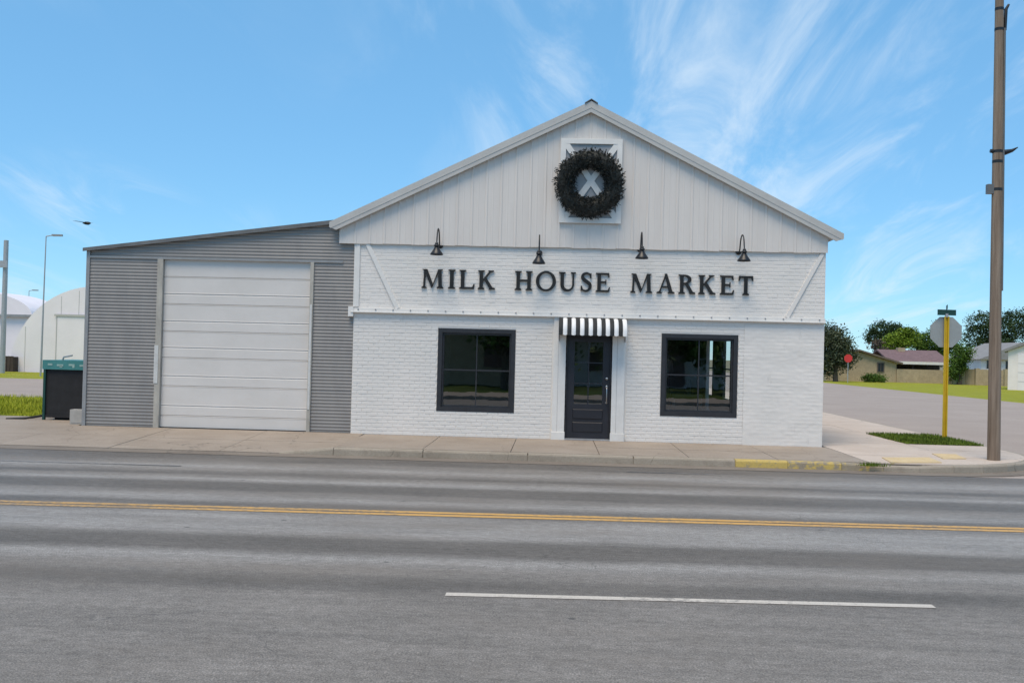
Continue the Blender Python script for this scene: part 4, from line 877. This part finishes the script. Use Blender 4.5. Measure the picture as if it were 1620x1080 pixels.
MB().box(0, wq, 0, 5, 0, zs_(500)).build('wall', M['quonset'], sb)
MB().prism_xz([((wq+.3)*math.cos(R(a)), zs_(499)+(zs_(459)-zs_(499))*math.sin(R(a))) for a in range(0, 181, 6)], -.3, 5.3).build('roof', M['quonset'], sb)
MB().box(-.3, wq+.35, -.36, -.301, zs_(501), zs_(497)).build('eave_trim', M['galv_trim'], sb)
wbq = on_ground(-6, 588, GZ); s_ = (wbq.y+20)/FPX; wb_ = thing('wooden_bin', 'dark brown wooden bin in front of the arched hut', 'bin', (wbq.x, wbq.y, GZ)); bw_ = 28*s_; bh_ = 26*s_
MB().box(0.03, bw_-.03, .04, .9, 0, bh_-.04).build('body', M['dark_wood'], wb_)
for k in range(5): MB().box(bw_*k/5+.015, bw_*(k+1)/5-.015, 0, .039, 0.02, bh_).build('plank', M['dark_wood'], wb_)
def street_lamp(px, pyt, pyb, Y, label, rad=.04):
    b = at(px[1], pyb, Y); tpt = at(px[0], pyt, Y); t_ = thing('street_lamp', label, 'street lamp', (b.x, Y, GZ), 'street lamps beyond the lean-to'); d = tpt-Vector((b.x, Y, GZ))
    MB().tube([(0, 0, 0), tuple(d*.5), tuple(d)], [rad*1.2, rad, rad*.7], 8).build('pole', M['grey_steel'], t_)
    MB().tube([tuple(d), (d.x+.3, 0, d.z+.06), (d.x+.55, 0, d.z+.04)], .03, 6).build('arm', M['grey_steel'], t_)
    MB().add([(d.x+.35+a*.55, -.1*c*(1-.4*a), d.z+.02+.1*e) for a in (0, 1) for c in (-1, 1) for e in (0, 1)], [(0, 1, 3, 2), (4, 6, 7, 5), (0, 4, 5, 1), (2, 3, 7, 6), (0, 2, 6, 4), (1, 5, 7, 3)]).build('lamp_head', M['galv_trim'], t_)
street_lamp((73, 64), 374, 594, 33, 'slender grey street lamp in front of the arched hut')
street_lamp((46, 43), 460, 560, 75, 'distant grey street lamp showing above the white metal barn')
b = at(4, 570, 36.5); tq = at(4, 380, 36.5); bp_ = thing('utility_post', 'grey utility post beside the dark wooden bin', 'pole', (b.x, 36.5, GZ))
MB().tube([(0, 0, 0), (0, 0, (tq.z-GZ)/2), (0, 0, tq.z-GZ)], [.15, .14, .13], 12).build('shaft', M['grey_steel'], bp_)
MB().box(-.22, .22, -.24, -.15, tq.z-GZ-1.6, tq.z-GZ-1.2).build('meter_box', M['grey_steel'], bp_)
# screened cart with a teal header board at the side of the lean-to
cb = on_ground(67, 667, 0.10); ce = on_ground(131, 666, 0.10); ct = at(67, 569, cb.y).z
ct_ = thing('screened_cart', 'black screened cart with a teal header board beside the lean-to', 'cart', (cb.x, cb.y, 0.0)); CH = ct; CW = 1.35
MB().box(.05, CW-.05, .02, 1.3, .26, CH-.20).build('screen', M['mesh_black'], ct_)
hb = MB().box(-.02, CW, -.03, 1.32, CH-.20, CH).build('header_board', M['teal'], ct_)
for x, w_, q in ((.10, .10, .012), (.30, .14, 0), (.36, .06, -.03), (.56, .13, .01), (.64, .05, -.03), (.80, .11, .0), (.98, .12, .01)): MB().box(x, x+w_, -.036, -.0301, CH-.125+q, CH-.085+q).build('faded_lettering', M['pale_mark'], hb)
for x in (0, CW-.05): MB().box(x, x+.05, -.02, .04, .0, CH-.20).build('corner_post', M['green_sign'], ct_)
MB().box(0, CW, 0, .05, .20, .26).build('bottom_rail', M['mesh_black'], ct_)
MB().tube([(0, .1, .24), (-.42, -.05, .16), (-.75, -.1, .15)], .022, 8).tube([(0, .8, .24), (-.42, .2, .16), (-.75, -.1, .15)], .022, 8).build('tow_bar', M['mesh_black'], ct_)
for y in (.2, 1.1): MB().lathe([(0.0, 0), (.14, 0), (.17, .02), (.17, .1), (.14, .12), (0, .12)], lambda r, q, c, s_: (.35+r*c, y+q-.06, .20+r*s_), 18).build('wheel', M['mesh_black'], ct_)
MB().tube([(.30, .2, CH-.01), (.33, .2, CH+.07), (.52, .2, CH+.11)], .02, 6).build('hinge_handle', M['grey_steel'], ct_)
bk = on_ground(122, 664, 0.12); cbk = thing('concrete_block', 'pale concrete block against the corner of the lean-to', 'block', (-9.75, .35, .15))
MB().box(-.2, .12, -.1, .1, 0, .3).build('block_body', M['block'], cbk); MB().box(-.17, .09, -.105, -.1005, .03, .27).build('face', M['block'], cbk)
# dark floating speck of unclear kind, given a bird's shape
bq = at(136, 353, 12); bd = thing('bird', 'dark floating speck above the lean-to roof, built as a bird', 'bird', tuple(bq))
MB().tube([(-.12, 0, .0), (-.02, 0, 0), (.08, 0, -.005), (.13, 0, .0), (.17, 0, .0)], [.006, .05, .055, .035, .006], 10).build('body', M['bird'], bd)
MB().add([(.09, -.02, .015), (-.02, -.02, .015), (-.30, -.30, .03), (-.20, -.26, .035)], [(0, 1, 2, 3)]).add([(.09, -.02, .012), (-.02, -.02, .012), (-.30, -.30, .027), (-.20, -.26, .03)], [(3, 2, 1, 0)]).build('wing', M['bird'], bd)
MB().add([(.09, .02, .015), (-.02, .02, .015), (.05, .34, .05), (.12, .30, .05)], [(3, 2, 1, 0)]).build('wing', M['bird'], bd)

# ------------------------------------------------------------------ across the road, behind the camera: what the window panes mirror
oh = thing('opposite_house', 'tan walled house across the road mirrored in the shop window', 'house', (-6.5, -36, 0)); 
MB().box(-5, 6.5, -8, 0, 0, 3.6).build('wall', M['tan_wall'], oh)
MB().prism_yz([(-8.6, 3.5), (.6, 3.5), (-4, 6.2)], -5.5, 7).build('roof', M['roof_brown'], oh)
for x in (-3.4, 2.6): MB().box(x, x+1.4, -.02, .05, 1.0, 2.4).build('window', M['dark_glass'], oh)
tree('opposite_tree', 'leafy tree across the road mirrored in the shop window', 'tree', (-2.6, -32.5, -.05), [(0, 0, 3.4, 1.7, 1.6, 1.5), (1.6, 0, 3.0, 1.3, 1.2, 1.3), (-.4, .4, 4.6, 1.4, 1.3, 1.2), (2.6, 0, 2.2, 1.0, 1.0, 1.1)], 5000, .16, M['leaf_mid'], 2.2)
tree('opposite_tree', 'broad tree across the road mirrored in the door glass', 'tree', (5.5, -36, -.05), [(0, 0, 3.6, 2.6, 2.2, 1.9), (2.0, 0, 3.2, 1.8, 1.6, 1.5), (-1.8, 0, 3.0, 1.6, 1.5, 1.4)], 5000, .18, M['leaf_mid'], 2.0)
tree('opposite_tree', 'low crowned tree added across the road to darken the corner window', 'tree', (11.5, -33.5, -.05), [(0, 0, 2.4, 2.4, 1.8, 1.7), (2.2, 0, 2.2, 1.8, 1.6, 1.6), (-2.2, 0, 2.0, 1.7, 1.5, 1.5), (.4, 0, 3.9, 1.8, 1.6, 1.3)], 9000, .15, M['leaf_mid'], 1.2)  # unseen tree put in to darken what the right-hand window reflects
o2 = thing('opposite_house', 'white sided house across the road facing the shop door', 'house', (9.0, -41, 0))
MB().box(-8.5, 9, -8, 0, 0, 3.0).build('wall', M['white_wall'], o2); MB().prism_yz([(-8.6, 2.9), (.6, 2.9), (-4, 5.2)], -9, 9.5).build('roof', M['roof_brown'], o2)
for x in (-6.8, -4.2, 2.4, 5.4): MB().box(x, x+1.3, -.02, .05, .9, 2.2).build('window', M['dark_glass'], o2)
MB().box(-2, -1, -.02, .05, .1, 2.2).build('door', M['roof_red'], o2)
